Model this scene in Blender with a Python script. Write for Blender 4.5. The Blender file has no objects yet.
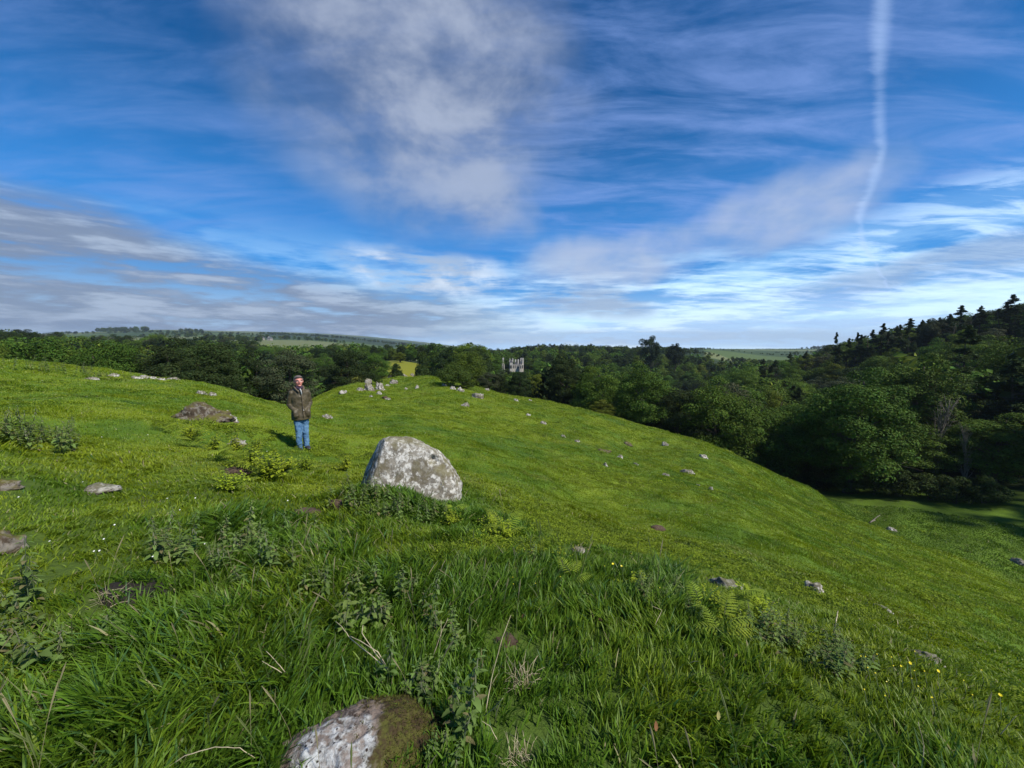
import bpy, math, random
import numpy as np
from mathutils import Vector, Matrix, Quaternion, noise as mnoise
random.seed(7)
RNG = np.random.default_rng(11)
S = bpy.context.scene
COL = S.collection
PI = math.pi

# ------------------------------------------------------------------ camera
F_PX = 390.0
PITCH = math.radians(5.4)
EYE = 1.6
cam_data = bpy.data.cameras.new('camera')
cam_data.sensor_width = 36
cam_data.lens = 36 * F_PX / 1024
cam_data.clip_start = 0.05
cam_data.clip_end = 20000
cam = bpy.data.objects.new('camera', cam_data)
COL.objects.link(cam)
cam.location = (0, 0, EYE)
cam.rotation_euler = (PI / 2 - PITCH, 0, 0)
S.camera = cam
CA, SA = math.cos(PITCH), math.sin(PITCH)

def ray(px, py):
    u = (px - 512) / F_PX
    v = (384 - py) / F_PX
    return np.array([u, CA + v * SA, -SA + v * CA])

def at(px, py, Y):
    d = ray(px, py)
    p = d * (Y / d[1])
    return float(p[0]), float(p[1]), float(p[2] + EYE)

def project(x, y, z):
    z = z - EYE
    f = y * CA - z * SA
    up = y * SA + z * CA
    return 512 + F_PX * x / f, 384 - F_PX * up / f

# ------------------------------------------------------------------ noise (numpy)
def _hash(ix, iy, seed):
    h = (ix.astype(np.int64) * 374761393 + iy.astype(np.int64) * 668265263 + seed * 1442695041) & 0xffffffff
    h = ((h ^ (h >> 13)) * 1274126177) & 0xffffffff
    h = (h ^ (h >> 16)) & 0xffffffff
    return h / 4294967295.0

def vnoise(x, y, seed=0):
    x = np.asarray(x, float); y = np.asarray(y, float)
    ix = np.floor(x); iy = np.floor(y)
    fx = x - ix; fy = y - iy
    fx = fx * fx * fx * (fx * (fx * 6 - 15) + 10); fy = fy * fy * fy * (fy * (fy * 6 - 15) + 10)
    a = _hash(ix, iy, seed); b = _hash(ix + 1, iy, seed)
    c = _hash(ix, iy + 1, seed); d = _hash(ix + 1, iy + 1, seed)
    return (a + (b - a) * fx + (c - a) * fy + (a - b - c + d) * fx * fy) * 2 - 1

def fbm(x, y, seed=0, octaves=4, gain=.5):
    t = 0; a = 1; n = 0
    for i in range(octaves):
        t = t + a * vnoise(x * 2 ** i + 17.3 * i, y * 2 ** i - 9.1 * i, seed + i)
        n += a; a *= gain
    return t / n

# ------------------------------------------------------------------ terrain
CP = [(0, 0, 0), (0, -5, 0), (-6, -5, .3), (6, -5, -2.2), (-3, 0, .1), (2, 0, -.15), (4, 0, -1.2), (8, 0, -3.8), (-12, 0, .3),
      (20, 0, -9), (-30, 0, 0), (-60, 0, -4), (-100, -50, -8), (0, -60, 0), (60, -20, -16), (120, 0, -6), (45, 12, -15.5),
      (400, -100, 0), (-400, -100, 0), (0, -400, 0), (4000, 0, 10), (-4000, 0, 10), (0, -4000, 10), (-3000, -3000, 10), (3000, -3000, 10)]
for px, py, Y in [
    # near ground
    (0, 768, 1.3), (0, 600, 2.1), (0, 520, 3.05), (0, 480, 3.75), (0, 440, 5.4), (0, 405, 8.6), (0, 385, 13), (0, 366, 24),
    (100, 470, 4.9), (100, 430, 7.0), (100, 400, 11), (100, 378, 19), (110, 371.5, 25), (200, 470, 6.0), (200, 420, 10.5), (200, 395, 17), (205, 384, 23),
    (250, 396, 22), (275, 405.5, 21), (303, 450, 9.2), (303, 425, 14), (240, 440, 8.7), (360, 500, 5.7),
    (512, 768, 1.32), (512, 680, 1.75), (400, 600, 2.45), (480, 545, 3.5), (450, 505, 5.5), (250, 560, 3.0), (250, 500, 4.6),
    (600, 600, 2.55), (560, 550, 3.5), (700, 610, 2.45), (850, 665, 1.95), (1000, 725, 1.6),
    # saddle and second hill
    (330, 430, 16), (300, 407, 25), (400, 425, 20), (400, 410, 28), (400, 395, 40), (400, 385, 50), (400, 376.5, 58), (430, 377, 58),
    (317, 397.5, 44), (345, 388, 50), (370, 382, 54), (480, 388, 56), (500, 393.5, 54), (560, 404, 50), (590, 411, 48), (620, 418.5, 46), (660, 430, 44), (700, 443, 42), (730, 455, 40.5), (785, 478, 38), (760, 467, 39), (812, 488.5, 37),
    (480, 420, 30), (480, 460, 12), (470, 490, 6.8), (560, 430, 32), (640, 450, 32),
    # right slope
    (600, 450, 25), (600, 500, 12), (600, 540, 6.5), (700, 560, 6), (700, 500, 14), (700, 460, 28), (800, 600, 5), (800, 560, 8), (800, 520, 18), (800, 497, 32),
    (900, 640, 3.9), (900, 600, 7), (900, 572, 13), (890, 549, 20), (830, 503.5, 33), (880, 529, 27), (940, 556, 22), (1024, 589, 18), (1024, 690, 3.2), (1024, 650, 6), (1024, 609, 12), (960, 580, 16),
    # yellow-green field beyond the summit
    (400, 373, 118), (400, 361, 200), (360, 362, 190), (420, 361, 210), (340, 364, 180),
]:
    CP.append(at(px, py, Y))
# ground falls away behind each visible brow
for x, y, z in [(33, 41, -14.5), (37, 36, -14.5), (31.5, 33.5, -14.6), (36.5, 28, -14.7), (41, 33, -14.5), (33, 30.5, -14.5), (40, 24, -14.8), (47, 30, -14.6), (46, 22, -14.8), (31, 47, -15.2), (33, 24.5, -14.6), (-34, 34, -4), (-20, 34, -4.5), (-42, 55, -12), (-31, 62, -12), (-18, 85, -16), (-12, 84, -12), (-6, 74, -7.5), (-12, 100, -9),
                (6, 70, -9), (16, 62, -13), (24, 56, -16), (34, 52, -17), (2, 95, -16), (30, 75, -21), (60, 70, -20), (20, 110, -21), (60, 110, -22),
                (-60, 50, -13), (-80, 110, -15), (-50, 95, -17), (40, 47, -16), (52, 45, -14.5), (62, 38, -12), (70, 60, -12)]:
    CP.append((x, y, z))
for px, py, Y, h in [(0, 329, 140, 13), (60, 337, 170, 12), (130, 336, 200, 12), (220, 338, 230, 12), (300, 347, 230, 12), (380, 351, 320, 12), (450, 351, 330, 12),
                     (560, 350, 300, 12), (650, 353, 280, 12), (720, 361, 260, 12), (790, 363, 240, 12), (830, 347, 170, 12), (880, 336, 130, 13), (930, 326, 118, 13), (1024, 305, 105, 13),
                     (1000, 345, 70, 13), (940, 365, 62, 13), (870, 378, 60, 13), (800, 395, 90, 12), (720, 400, 110, 12), (640, 390, 130, 12), (720, 375, 180, 12), (560, 365, 180, 12),
                     (1024, 317, 250, 12)]:
    x, y, z = at(px, py, Y)
    CP.append((x, y, z - h))
for px, py, Y in [(0, 336, 1500), (80, 333, 1500), (150, 331, 1500), (250, 334.5, 1500), (340, 338.5, 1500), (420, 347, 1500), (75, 345, 600), (160, 343, 600), (340, 347, 700),
                  (500, 351, 2200), (700, 349.5, 2500), (830, 348.5, 2500), (1024, 345, 3000), (740, 355, 500), (740, 350.5, 900), (820, 351, 900), (500, 356, 700), (0, 350, 3800), (512, 352, 3900), (1024, 350, 3900),
                  (950, 345, 600), (560, 353, 550), (640, 354, 600), (600, 352, 1000), (660, 351, 1300), (620, 350.5, 1900), (700, 354, 420), (560, 352.5, 400)]:
    CP.append(at(px, py, Y))
CP = np.array(CP)

def warp(x, y):
    r = np.sqrt(x * x + y * y) + 1e-9
    k = np.arcsinh(r / 4) / r
    return x * k, y * k

R0 = 3.0
def _kern(d2):
    return .5 * d2 * np.log(d2 + 1e-12)

_cx, _cy = warp(CP[:, 0], CP[:, 1])
_cr = np.hypot(CP[:, 0], CP[:, 1])
_q = (CP[:, 2] - EYE) / (_cr + R0)
_n = len(CP)
_A = np.zeros((_n + 3, _n + 3))
_A[:_n, :_n] = _kern((_cx[:, None] - _cx) ** 2 + (_cy[:, None] - _cy) ** 2) + np.eye(_n) * 1e-4
_A[:_n, _n] = 1; _A[:_n, _n + 1] = _cx; _A[:_n, _n + 2] = _cy
_A[_n:, :_n] = _A[:_n, _n:].T
_W = np.linalg.solve(_A, np.concatenate([_q, np.zeros(3)]))

def base_h(x, y):
    x = np.asarray(x, float).ravel(); y = np.asarray(y, float).ravel()
    out = np.empty_like(x)
    for i in range(0, len(x), 20000):
        a = x[i:i + 20000]; b = y[i:i + 20000]
        wx, wy = warp(a, b)
        k = _kern((wx[:, None] - _cx) ** 2 + (wy[:, None] - _cy) ** 2)
        q = k @ _W[:_n] + _W[_n] + _W[_n + 1] * wx + _W[_n + 2] * wy
        out[i:i + 20000] = EYE + q * (np.hypot(a, b) + R0)
    return out

def bumps(x, y):
    r = np.hypot(x, y)
    near = np.clip(1 - r / 90, 0, 1)
    near = near * (1 - .85 * np.clip((x - (29 + .45 * (36 - y))) / 3, 0, 1))
    # small hummocks, stretched along the slope, and broad undulation
    b = (.05 + .06 * np.clip((r - 5) / 6, 0, 1)) * fbm(x * 1.9, y * 1.9, 3, 3) * np.clip(r / 2.5, .25, 1)
    # terracettes along the flank
    s = x * .5 + y * .85; t = x * .85 - y * .5
    b = b + .16 * np.clip((r - 3) / 8, 0, 1) * fbm(s * .28, t * .75, 9, 3)
    b = b + .10 * np.clip((r - 6) / 20, 0, 1) * fbm(x * .16, y * .16, 21, 2)
    lump = fbm(x * .9, y * .9, 33, 2)
    b = b + .12 * np.clip((r - 4) / 8, 0, 1) * np.clip(lump - .25, 0, 1) * 2
    # hummock the grass grows on in front of the boulder
    b = b + .30 * np.exp(-(((x + 1.75) / .75) ** 2 + ((y - 4.75) / .42) ** 2))
    return b * near + np.clip((r - 800) / 1500, 0, 1) * 3 * fbm(x * .004, y * .004, 5, 3)

# polar grid: fine in front of the camera
_nr = 560
_rr = np.concatenate([[0.0], np.geomspace(.35, 6000, _nr)])
_th = np.concatenate([np.linspace(-64, 64, 760), np.linspace(64, 296, 120)[1:-1]]) * PI / 180
NT = len(_th)
def _H_exact(x, y):
    return base_h(x, y) + bumps(x, y)
_gx = np.outer(_rr[1:], np.sin(_th)); _gy = np.outer(_rr[1:], np.cos(_th))
_gz = _H_exact(_gx.ravel(), _gy.ravel()).reshape(_gx.shape)
_g0 = float(_H_exact(np.array([0.]), np.array([0.]))[0])
_lr = np.log(_rr[1:]); _dl = _lr[1] - _lr[0]

def H(x, y):
    """height of the ground sheet, bilinear in its own grid"""
    x = np.atleast_1d(np.asarray(x, float)); y = np.atleast_1d(np.asarray(y, float))
    r = np.clip(np.hypot(x, y), .351, 5990)
    th = np.arctan2(x, y); th = np.where(th < _th[0], th + 2 * PI, th)
    fi = (np.log(r) - _lr[0]) / _dl; i = np.clip(fi.astype(int), 0, _nr - 2); fi = fi - i
    j = np.clip(np.searchsorted(_th, th, side='right') - 1, 0, NT - 1)
    j2 = (j + 1) % NT
    t2 = np.where(j2 == 0, _th[0] + 2 * PI, _th[j2])
    fj = np.clip((th - _th[j]) / (t2 - _th[j]), 0, 1)
    return (_gz[i, j] * (1 - fi) * (1 - fj) + _gz[i + 1, j] * fi * (1 - fj) + _gz[i, j2] * (1 - fi) * fj + _gz[i + 1, j2] * fi * fj)

def h1(x, y):
    return float(H(x, y)[0])

def hit(px, py, far=3000):
    """where the sight line of a spot in the photograph meets the ground"""
    d = ray(px, py)
    t = np.geomspace(.8, far, 5000)
    z = EYE + d[2] * t - H(d[0] * t, d[1] * t)
    k = np.argmax(z < 0)
    if z[k] >= 0:
        k = len(t) - 1
    tt = np.linspace(t[max(k - 1, 0)], t[k], 30)
    zz = EYE + d[2] * tt - H(d[0] * tt, d[1] * tt)
    m = np.argmax(zz < 0)
    x, y = d[0] * tt[m], d[1] * tt[m]
    return float(x), float(y), h1(x, y)

def normal(x, y, e=.15):
    n = Vector((h1(x - e, y) - h1(x + e, y), h1(x, y - e) - h1(x, y + e), 2 * e))
    return n.normalized()

# ------------------------------------------------------------------ mesh helpers
def mesh_fast(name, V, tris=None, quads=None, col=None, mat=None, smooth=False):
    me = bpy.data.meshes.new(name)
    V = np.ascontiguousarray(V, np.float32)
    me.vertices.add(len(V)); me.vertices.foreach_set('co', V.ravel())
    parts = []
    if quads is not None and len(quads): parts.append((np.asarray(quads, np.int32), 4))
    if tris is not None and len(tris): parts.append((np.asarray(tris, np.int32), 3))
    loops = np.concatenate([p.ravel() for p, k in parts])
    totals = np.concatenate([np.full(len(p), k, np.int32) for p, k in parts])
    starts = np.concatenate([[0], np.cumsum(totals)[:-1]]).astype(np.int32)
    me.loops.add(len(loops)); me.loops.foreach_set('vertex_index', loops)
    me.polygons.add(len(totals)); me.polygons.foreach_set('loop_start', starts); me.polygons.foreach_set('loop_total', totals)
    if smooth: me.polygons.foreach_set('use_smooth', np.ones(len(totals), bool))
    me.update(calc_edges=True)
    if col is not None:
        a = me.attributes.new('tint', 'FLOAT_COLOR', 'POINT')
        c = np.ones((len(V), 4), np.float32); c[:, :3] = col
        a.data.foreach_set('color', c.ravel())
    if mat is not None: me.materials.append(mat)
    return me

class MB:
    def __init__(s):
        s.v = []; s.f = []
    def add(s, vs, fs):
        b = len(s.v); s.v.extend([tuple(v) for v in vs]); s.f.extend([tuple(i + b for i in f) for f in fs])
    def tube(s, pts, radii, n=7, cap=True):
        pts = [Vector(p) for p in pts]; vs = []; fs = []
        ref = Vector((0, 0, 1)); prev = None
        for i, p in enumerate(pts):
            t = (pts[min(i + 1, len(pts) - 1)] - pts[max(i - 1, 0)]).normalized()
            if prev is None:
                a = t.cross(ref if abs(t.z) < .9 else Vector((1, 0, 0))).normalized()
            else:
                a = (prev - t * prev.dot(t)).normalized()
            prev = a; b = t.cross(a)
            rx, ry = radii[i] if isinstance(radii[i], (tuple, list)) else (radii[i], radii[i])
            for k in range(n):
                w = 2 * PI * k / n
                vs.append(p + a * math.cos(w) * rx + b * math.sin(w) * ry)
        for i in range(len(pts) - 1):
            for k in range(n):
                k2 = (k + 1) % n
                fs.append((i * n + k, i * n + k2, (i + 1) * n + k2, (i + 1) * n + k))
        if cap:
            fs.append(tuple(reversed(range(n)))); m = (len(pts) - 1) * n; fs.append(tuple(m + k for k in range(n)))
        s.add(vs, fs)
    def box(s, c, d, rz=0):
        cx, cy, cz = c; dx, dy, dz = d[0] / 2, d[1] / 2, d[2] / 2
        co, si = math.cos(rz), math.sin(rz)
        vs = [(cx + x * co - y * si, cy + x * si + y * co, cz + z) for z in (-dz, dz) for x, y in ((-dx, -dy), (dx, -dy), (dx, dy), (-dx, dy))]
        s.add(vs, [(3, 2, 1, 0), (4, 5, 6, 7), (0, 1, 5, 4), (1, 2, 6, 5), (2, 3, 7, 6), (3, 0, 4, 7)])
    def mesh(s, name, mat=None, smooth=True):
        me = bpy.data.meshes.new(name); me.from_pydata(s.v, [], s.f)
        if smooth: me.polygons.foreach_set('use_smooth', [True] * len(s.f))
        if mat: me.materials.append(mat)
        me.update()
        return me

def link(name, data, parent=None, label=None, cat=None, group=None, kind=None, loc=None, rz=None):
    o = bpy.data.objects.new(name, data); COL.objects.link(o)
    if parent: o.parent = parent
    if label: o['label'] = label
    if cat: o['category'] = cat
    if group: o['group'] = group
    if kind: o['kind'] = kind
    if loc is not None: o.location = loc
    if rz is not None: o.rotation_euler = (0, 0, rz)
    return o

# ------------------------------------------------------------------ node helpers
def new_mat(name):
    m = bpy.data.materials.new(name); m.use_nodes = True
    m.node_tree.nodes.clear()
    return m, m.node_tree

class NT_:
    def __init__(s, t): s.t = t
    def n(s, typ, **kw):
        nd = s.t.nodes.new(typ)
        for k, v in kw.items():
            if k == 'i':
                for a, b in v.items():
                    if hasattr(b, 'is_output') or isinstance(b, bpy.types.NodeSocket): s.t.links.new(b, nd.inputs[a])
                    else: nd.inputs[a].default_value = b
            else: setattr(nd, k, v)
        return nd
    def m(s, op, a, b=None, c=None, clamp=False):
        nd = s.t.nodes.new('ShaderNodeMath'); nd.operation = op; nd.use_clamp = clamp
        for k, v in enumerate((a, b, c)):
            if v is None: continue
            if isinstance(v, bpy.types.NodeSocket): s.t.links.new(v, nd.inputs[k])
            else: nd.inputs[k].default_value = v
        return nd.outputs[0]
    def smooth(s, x, a, b, lo=0., hi=1.):
        nd = s.t.nodes.new('ShaderNodeMapRange'); nd.interpolation_type = 'SMOOTHSTEP'
        s.t.links.new(x, nd.inputs[0])
        for k, v in zip((1, 2, 3, 4), (a, b, lo, hi)): nd.inputs[k].default_value = v
        return nd.outputs[0]
    def mix(s, f, a, b, blend='MIX'):
        nd = s.t.nodes.new('ShaderNodeMix'); nd.data_type = 'RGBA'; nd.blend_type = blend; nd.clamp_factor = True
        for k, v in ((0, f), (6, a), (7, b)):
            if isinstance(v, bpy.types.NodeSocket): s.t.links.new(v, nd.inputs[k])
            elif k == 0: nd.inputs[k].default_value = v
            else: nd.inputs[k].default_value = (*v, 1) if len(v) == 3 else v
        return nd.outputs[2]
    def noise(s, vec, scale, detail=4, rough=.5, dist=0., w=None):
        nd = s.t.nodes.new('ShaderNodeTexNoise'); nd.inputs['Scale'].default_value = scale
        nd.inputs['Detail'].default_value = detail; nd.inputs['Roughness'].default_value = rough; nd.inputs['Distortion'].default_value = dist
        if vec is not None: s.t.links.new(vec, nd.inputs['Vector'])
        return nd.outputs[0]
    def link(s, a, b): s.t.links.new(a, b)

def leaf_mat(name, rough=.5, trans=.35, vary=.25, spec=.35, hue=.02):
    """green tissue: tint attribute, a little different on every object, light passes through"""
    m, t = new_mat(name); N = NT_(t)
    a = N.n('ShaderNodeAttribute', attribute_name='tint')
    oi = N.n('ShaderNodeObjectInfo')
    r = oi.outputs['Random']
    val = N.m('ADD', N.m('MULTIPLY', r, vary * 2), 1 - vary)
    r2 = N.m('FRACT', N.m('MULTIPLY', r, 7.13))
    hv = N.n('ShaderNodeHueSaturation', i={'Color': a.outputs['Color'], 'Value': val, 'Hue': N.m('ADD', N.m('MULTIPLY', r2, hue * 2), .5 - hue)})
    p = N.n('ShaderNodeBsdfPrincipled', i={'Base Color': hv.outputs[0], 'Roughness': rough, 'Specular IOR Level': spec})
    tr = N.n('ShaderNodeBsdfTranslucent', i={'Color': hv.outputs[0]})
    mx = N.n('ShaderNodeMixShader', i={0: trans, 1: p.outputs[0], 2: tr.outputs[0]})
    o = N.n('ShaderNodeOutputMaterial', i={0: mx.outputs[0]})
    return m

def plain_mat(name, color, rough=.7, bump=0, scale=30, vary=0., metallic=0, spec=.4, col2=None):
    m, t = new_mat(name); N = NT_(t)
    tc = N.n('ShaderNodeTexCoord')
    nz = N.noise(tc.outputs['Object'], scale, 5, .6)
    c2 = col2 or tuple(c * (1 - vary) for c in color)
    c = N.mix(N.smooth(nz, .38, .62), color, c2)
    p = N.n('ShaderNodeBsdfPrincipled', i={'Base Color': c, 'Roughness': rough, 'Metallic': metallic, 'Specular IOR Level': spec})
    if bump:
        b = N.n('ShaderNodeBump', i={'Height': nz, 'Strength': bump, 'Distance': .02}); N.link(b.outputs[0], p.inputs['Normal'])
    N.n('ShaderNodeOutputMaterial', i={0: p.outputs[0]})
    return m
# ------------------------------------------------------------------ light and sky
SUN_AZ = math.radians(122)      # clockwise from +Y (the view direction)
SUN_EL = math.radians(47)
SUN_DIR = Vector((math.sin(SUN_AZ) * math.cos(SUN_EL), math.cos(SUN_AZ) * math.cos(SUN_EL), math.sin(SUN_EL)))
sd = bpy.data.lights.new('sun', 'SUN'); sd.energy = 3.3; sd.angle = math.radians(5); sd.color = (1, .95, .86)
sun = bpy.data.objects.new('sun', sd); COL.objects.link(sun)
sun.rotation_euler = SUN_DIR.to_track_quat('Z', 'Y').to_euler()

W = bpy.data.worlds.new('World'); S.world = W; W.use_nodes = True
wt = W.node_tree; wt.nodes.clear(); N = NT_(wt)
sky = N.n('ShaderNodeTexSky', sky_type='NISHITA')
sky.sun_disc = False; sky.sun_elevation = SUN_EL; sky.sun_rotation = SUN_AZ
sky.altitude = 200; sky.air_density = 1.0; sky.dust_density = .4; sky.ozone_density = 1.6
tc = N.n('ShaderNodeTexCoord')
sep = N.n('ShaderNodeSeparateXYZ', i={0: tc.outputs['Generated']})
X, Y_, Z = sep.outputs
zc = N.m('MAXIMUM', Z, 0.0)
az = N.m('ARCTAN2', X, Y_)
el = N.m('ARCSINE', Z)
den = N.m('ADD', zc, .10)
ux = N.m('DIVIDE', X, den); uy = N.m('DIVIDE', Y_, den)
plane = N.n('ShaderNodeCombineXYZ', i={0: ux, 1: uy, 2: 0.0}).outputs[0]

def sky_ae(px, py):
    d = ray(px, py); d = d / np.linalg.norm(d)
    return math.atan2(d[0], d[1]), math.asin(d[2])

wa = N.m('SUBTRACT', N.noise(tc.outputs['Generated'], 3.2, 4, .6), .5)
wb = N.m('SUBTRACT', N.noise(N.n('ShaderNodeVectorMath', operation='ADD', i={0: tc.outputs['Generated'], 1: (7.3, 2.1, 4.4)}).outputs[0], 3.2, 4, .6), .5)
def blob(px, py, sx, sy, rot=0, soft=1.0, warp_=.35, lo=1.0):
    """elliptic region of the sky round a direction; sx, sy in degrees"""
    a0, e0 = sky_ae(px, py)
    a = N.m('SUBTRACT', N.m('ADD', az, N.m('MULTIPLY', wa, warp_ * 1.3)), a0)
    a = N.m('MULTIPLY', a, math.cos(e0))
    e = N.m('SUBTRACT', N.m('ADD', el, N.m('MULTIPLY', wb, warp_ * .7)), e0)
    c, s = math.cos(math.radians(rot)), math.sin(math.radians(rot))
    p = N.m('ADD', N.m('MULTIPLY', a, c), N.m('MULTIPLY', e, s))
    q = N.m('SUBTRACT', N.m('MULTIPLY', e, c), N.m('MULTIPLY', a, s))
    p = N.m('DIVIDE', p, math.radians(sx)); q = N.m('DIVIDE', q, math.radians(sy))
    d = N.m('ADD', N.m('MULTIPLY', p, p), N.m('MULTIPLY', q, q))
    return N.smooth(d, lo + soft, max(lo - soft, 0.0) if lo > soft else 0.0)

def mapped(scale, rot, off=(0, 0, 0)):
    mp = N.n('ShaderNodeMapping', vector_type='POINT')
    N.link(plane, mp.inputs[0]); mp.inputs['Location'].default_value = off
    mp.inputs['Rotation'].default_value = (0, 0, math.radians(rot)); mp.inputs['Scale'].default_value = scale
    return mp.outputs[0]

# high streaky veil
G = tc.outputs['Generated']
def gmap(sc, off=(0, 0, 0), rot=(0, 0, 0)):
    mp = N.n('ShaderNodeMapping'); N.link(G, mp.inputs[0]); mp.inputs['Scale'].default_value = sc; mp.inputs['Location'].default_value = off; mp.inputs['Rotation'].default_value = rot
    return mp.outputs[0]
fine = N.noise(mapped((1.0, 3.4, 1), 22, (3, 1, 0)), 1.5, 7, .64, .5)
broad = N.noise(mapped((.5, 1.0, 1), 24, (9, 4, 0)), .8, 2, .5, .3)
puff = N.noise(gmap((1, 1, 1.7)), 4.5, 7, .58, .15)
cum = N.noise(gmap((1, 1, 6.5), (2, 5, 1)), 6.5, 8, .62, .1)
cum2 = N.noise(gmap((1, 1, 4.0), (7, 1, 3)), 3.0, 5, .55, .2)

right_veil = blob(820, 100, 42, 27, -10, .9, .3)
left_veil = blob(40, 60, 34, 14, 20, .9, .4)
mid_veil = blob(110, 175, 20, 5, 5, .95, .3)
top_veil = blob(560, -60, 60, 18, 0, .8, .3)
veil_zone = N.m('MAXIMUM', N.m('MAXIMUM', right_veil, N.m('MULTIPLY', N.m('MAXIMUM', left_veil, mid_veil), .55)), N.m('MULTIPLY', top_veil, .8))
streak = N.smooth(N.m('ADD', N.m('MULTIPLY', fine, .65), N.m('MULTIPLY', broad, .35)), .40, .70)
veil = N.m('MULTIPLY', streak, N.m('ADD', N.m('MULTIPLY', veil_zone, .62), .05))

low = N.smooth(el, .30, .03)
bands = N.m('MULTIPLY', low, N.smooth(N.m('ADD', N.m('MULTIPLY', cum2, .6), N.m('MULTIPLY', cum, .4)), .44, .58))
rim = N.m('MULTIPLY', N.smooth(el, .14, .0), N.smooth(cum, .42, .60, .12, 1.0))

soft_edge = N.smooth(puff, .30, .60, .35, 1.0)
wisp = N.smooth(N.m('ADD', N.m('MULTIPLY', puff, .4), N.m('MULTIPLY', cum, .6)), .40, .54, .1, 1.0)
big = N.m('MAXIMUM', blob(420, 70, 16, 14, -35, .95, .26), N.m('MULTIPLY', blob(470, 175, 9, 6, -30, .95, .26), .9))
big = N.m('MULTIPLY', big, soft_edge)
bank_n = N.m('ADD', N.m('MULTIPLY', cum, .55), N.m('MULTIPLY', cum2, .45))
left_bank = N.m('MAXIMUM', blob(0, 262, 27, 6.6, -9, .55, .12), blob(210, 304, 36, 4.6, -2, .8, .14))
left_bank = N.m('MULTIPLY', left_bank, N.smooth(bank_n, .36, .48, .35, 1.0))
lens = N.m('MULTIPLY', blob(428, 270, 10, 2.8, -6, .9, .14), wisp)
lens2 = N.m('MULTIPLY', blob(610, 258, 11, 3.4, 3, .95, .2), soft_edge)
lens3 = N.m('MULTIPLY', blob(790, 208, 9, 3.2, 8, .95, .2), soft_edge)
lens4 = N.m('MULTIPLY', blob(590, 303, 9, 2.2, -4, .95, .16), wisp)
lens5 = N.m('MULTIPLY', blob(950, 262, 11, 1.3, 6, .95, .12), wisp)
lens6 = N.m('MULTIPLY', blob(1010, 225, 15, 4, 8, .95, .14), N.smooth(fine, .44, .62, .0, 1.0))
lens7 = N.m('MULTIPLY', blob(700, 300, 32, 5.0, 0, .95, .2), N.smooth(N.m('ADD', N.m('MULTIPLY', cum, .5), N.m('MULTIPLY', fine, .5)), .42, .62, .0, 1.0))
lens8 = N.m('MULTIPLY', blob(700, 338, 40, 1.0, 0, .9, .06), N.smooth(cum, .40, .52, .1, 1.0))

def over(base, mask, colour, k=1.0):
    return N.mix(N.m('MULTIPLY', mask, k, clamp=True), base, colour)

SKY_K = .060
hs = N.n('ShaderNodeHueSaturation', i={'Color': sky.outputs[0], 'Saturation': 1.95, 'Value': 1.0, 'Hue': .507})
col = N.n('ShaderNodeVectorMath', operation='SCALE', i={0: hs.outputs[0], 'Scale': SKY_K}).outputs[0]
col = over(col, N.smooth(el, .55, .16), (.05, .23, .62), .45)
col = over(col, N.smooth(el, .16, -.01), (.36, .58, .86), .85)
col = over(col, veil, (.15, .24, .50))
col = over(col, rim, (.80, .92, .98), .85)
col = over(col, bands, (.46, .68, .84), .75)
col = over(col, lens7, (.56, .74, .86), .7)
col = over(col, lens6, (.40, .56, .76), .75)
bw = N.mix(N.smooth(N.m('ADD', N.m('MULTIPLY', puff, .7), N.m('MULTIPLY', broad, .3)), .36, .62), (.145, .18, .265), (.26, .30, .385))
col = over(col, big, bw, .88)
lb = N.mix(N.smooth(cum, .46, .64), (.13, .165, .235), (.25, .30, .385))
col = over(col, left_bank, lb, .92)
lc = N.mix(N.smooth(puff, .42, .60), (.26, .32, .42), (.48, .54, .62))
col = over(col, lens, lc, .92)
col = over(col, lens2, (.31, .36, .46), .8)
col = over(col, lens3, (.29, .34, .45), .8)
col = over(col, lens4, (.17, .23, .35), .8)
col = over(col, lens5, (.18, .26, .40), .7)
col = over(col, lens8, (.20, .30, .45), .6)

# vapour trail, a thin wavering band in the sky
trail = [(885, -30, 1.05), (882, 30, 1.0), (879, 80, .9), (879, 120, .85), (881, 148, .8), (875, 178, .75), (864, 204, .65), (859, 224, .55), (863, 243, .45), (874, 262, .32), (890, 290, .15)]
tm = None
jit = N.m('MULTIPLY', N.m('SUBTRACT', fine, .5), .022)
for (x0, y0, w0), (x1, y1, w1) in zip(trail[:-1], trail[1:]):
    a0, e0 = sky_ae(x0, y0); a1, e1 = sky_ae(x1, y1); ce = math.cos((e0 + e1) / 2)
    A = N.m('MULTIPLY', N.m('SUBTRACT', N.m('ADD', az, jit), a0), ce); E = N.m('SUBTRACT', el, e0)
    dx, dy = (a1 - a0) * ce, e1 - e0; L2 = dx * dx + dy * dy
    h = N.m('DIVIDE', N.m('ADD', N.m('MULTIPLY', A, dx), N.m('MULTIPLY', E, dy)), L2, clamp=True)
    ex = N.m('SUBTRACT', A, N.m('MULTIPLY', h, dx)); ey = N.m('SUBTRACT', E, N.m('MULTIPLY', h, dy))
    d = N.m('SQRT', N.m('ADD', N.m('MULTIPLY', ex, ex), N.m('MULTIPLY', ey, ey)))
    wd = N.m('MULTIPLY', N.m('ADD', N.m('MULTIPLY', h, math.radians(w1 - w0)), math.radians(w0)), N.smooth(fine, .3, .7, .5, 1.05))
    k = N.smooth(N.m('DIVIDE', d, wd), 1.1, .0)
    tm = k if tm is None else N.m('MAXIMUM', tm, k)
tm = N.m('MULTIPLY', tm, N.smooth(N.m('ADD', N.m('MULTIPLY', puff, .4), N.m('MULTIPLY', fine, .6)), .32, .60, .25, .95))
col = over(col, tm, (.34, .46, .68), .38)
below = N.smooth(el, -.02, -.1)
col = over(col, below, (.10, .14, .09))
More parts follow.
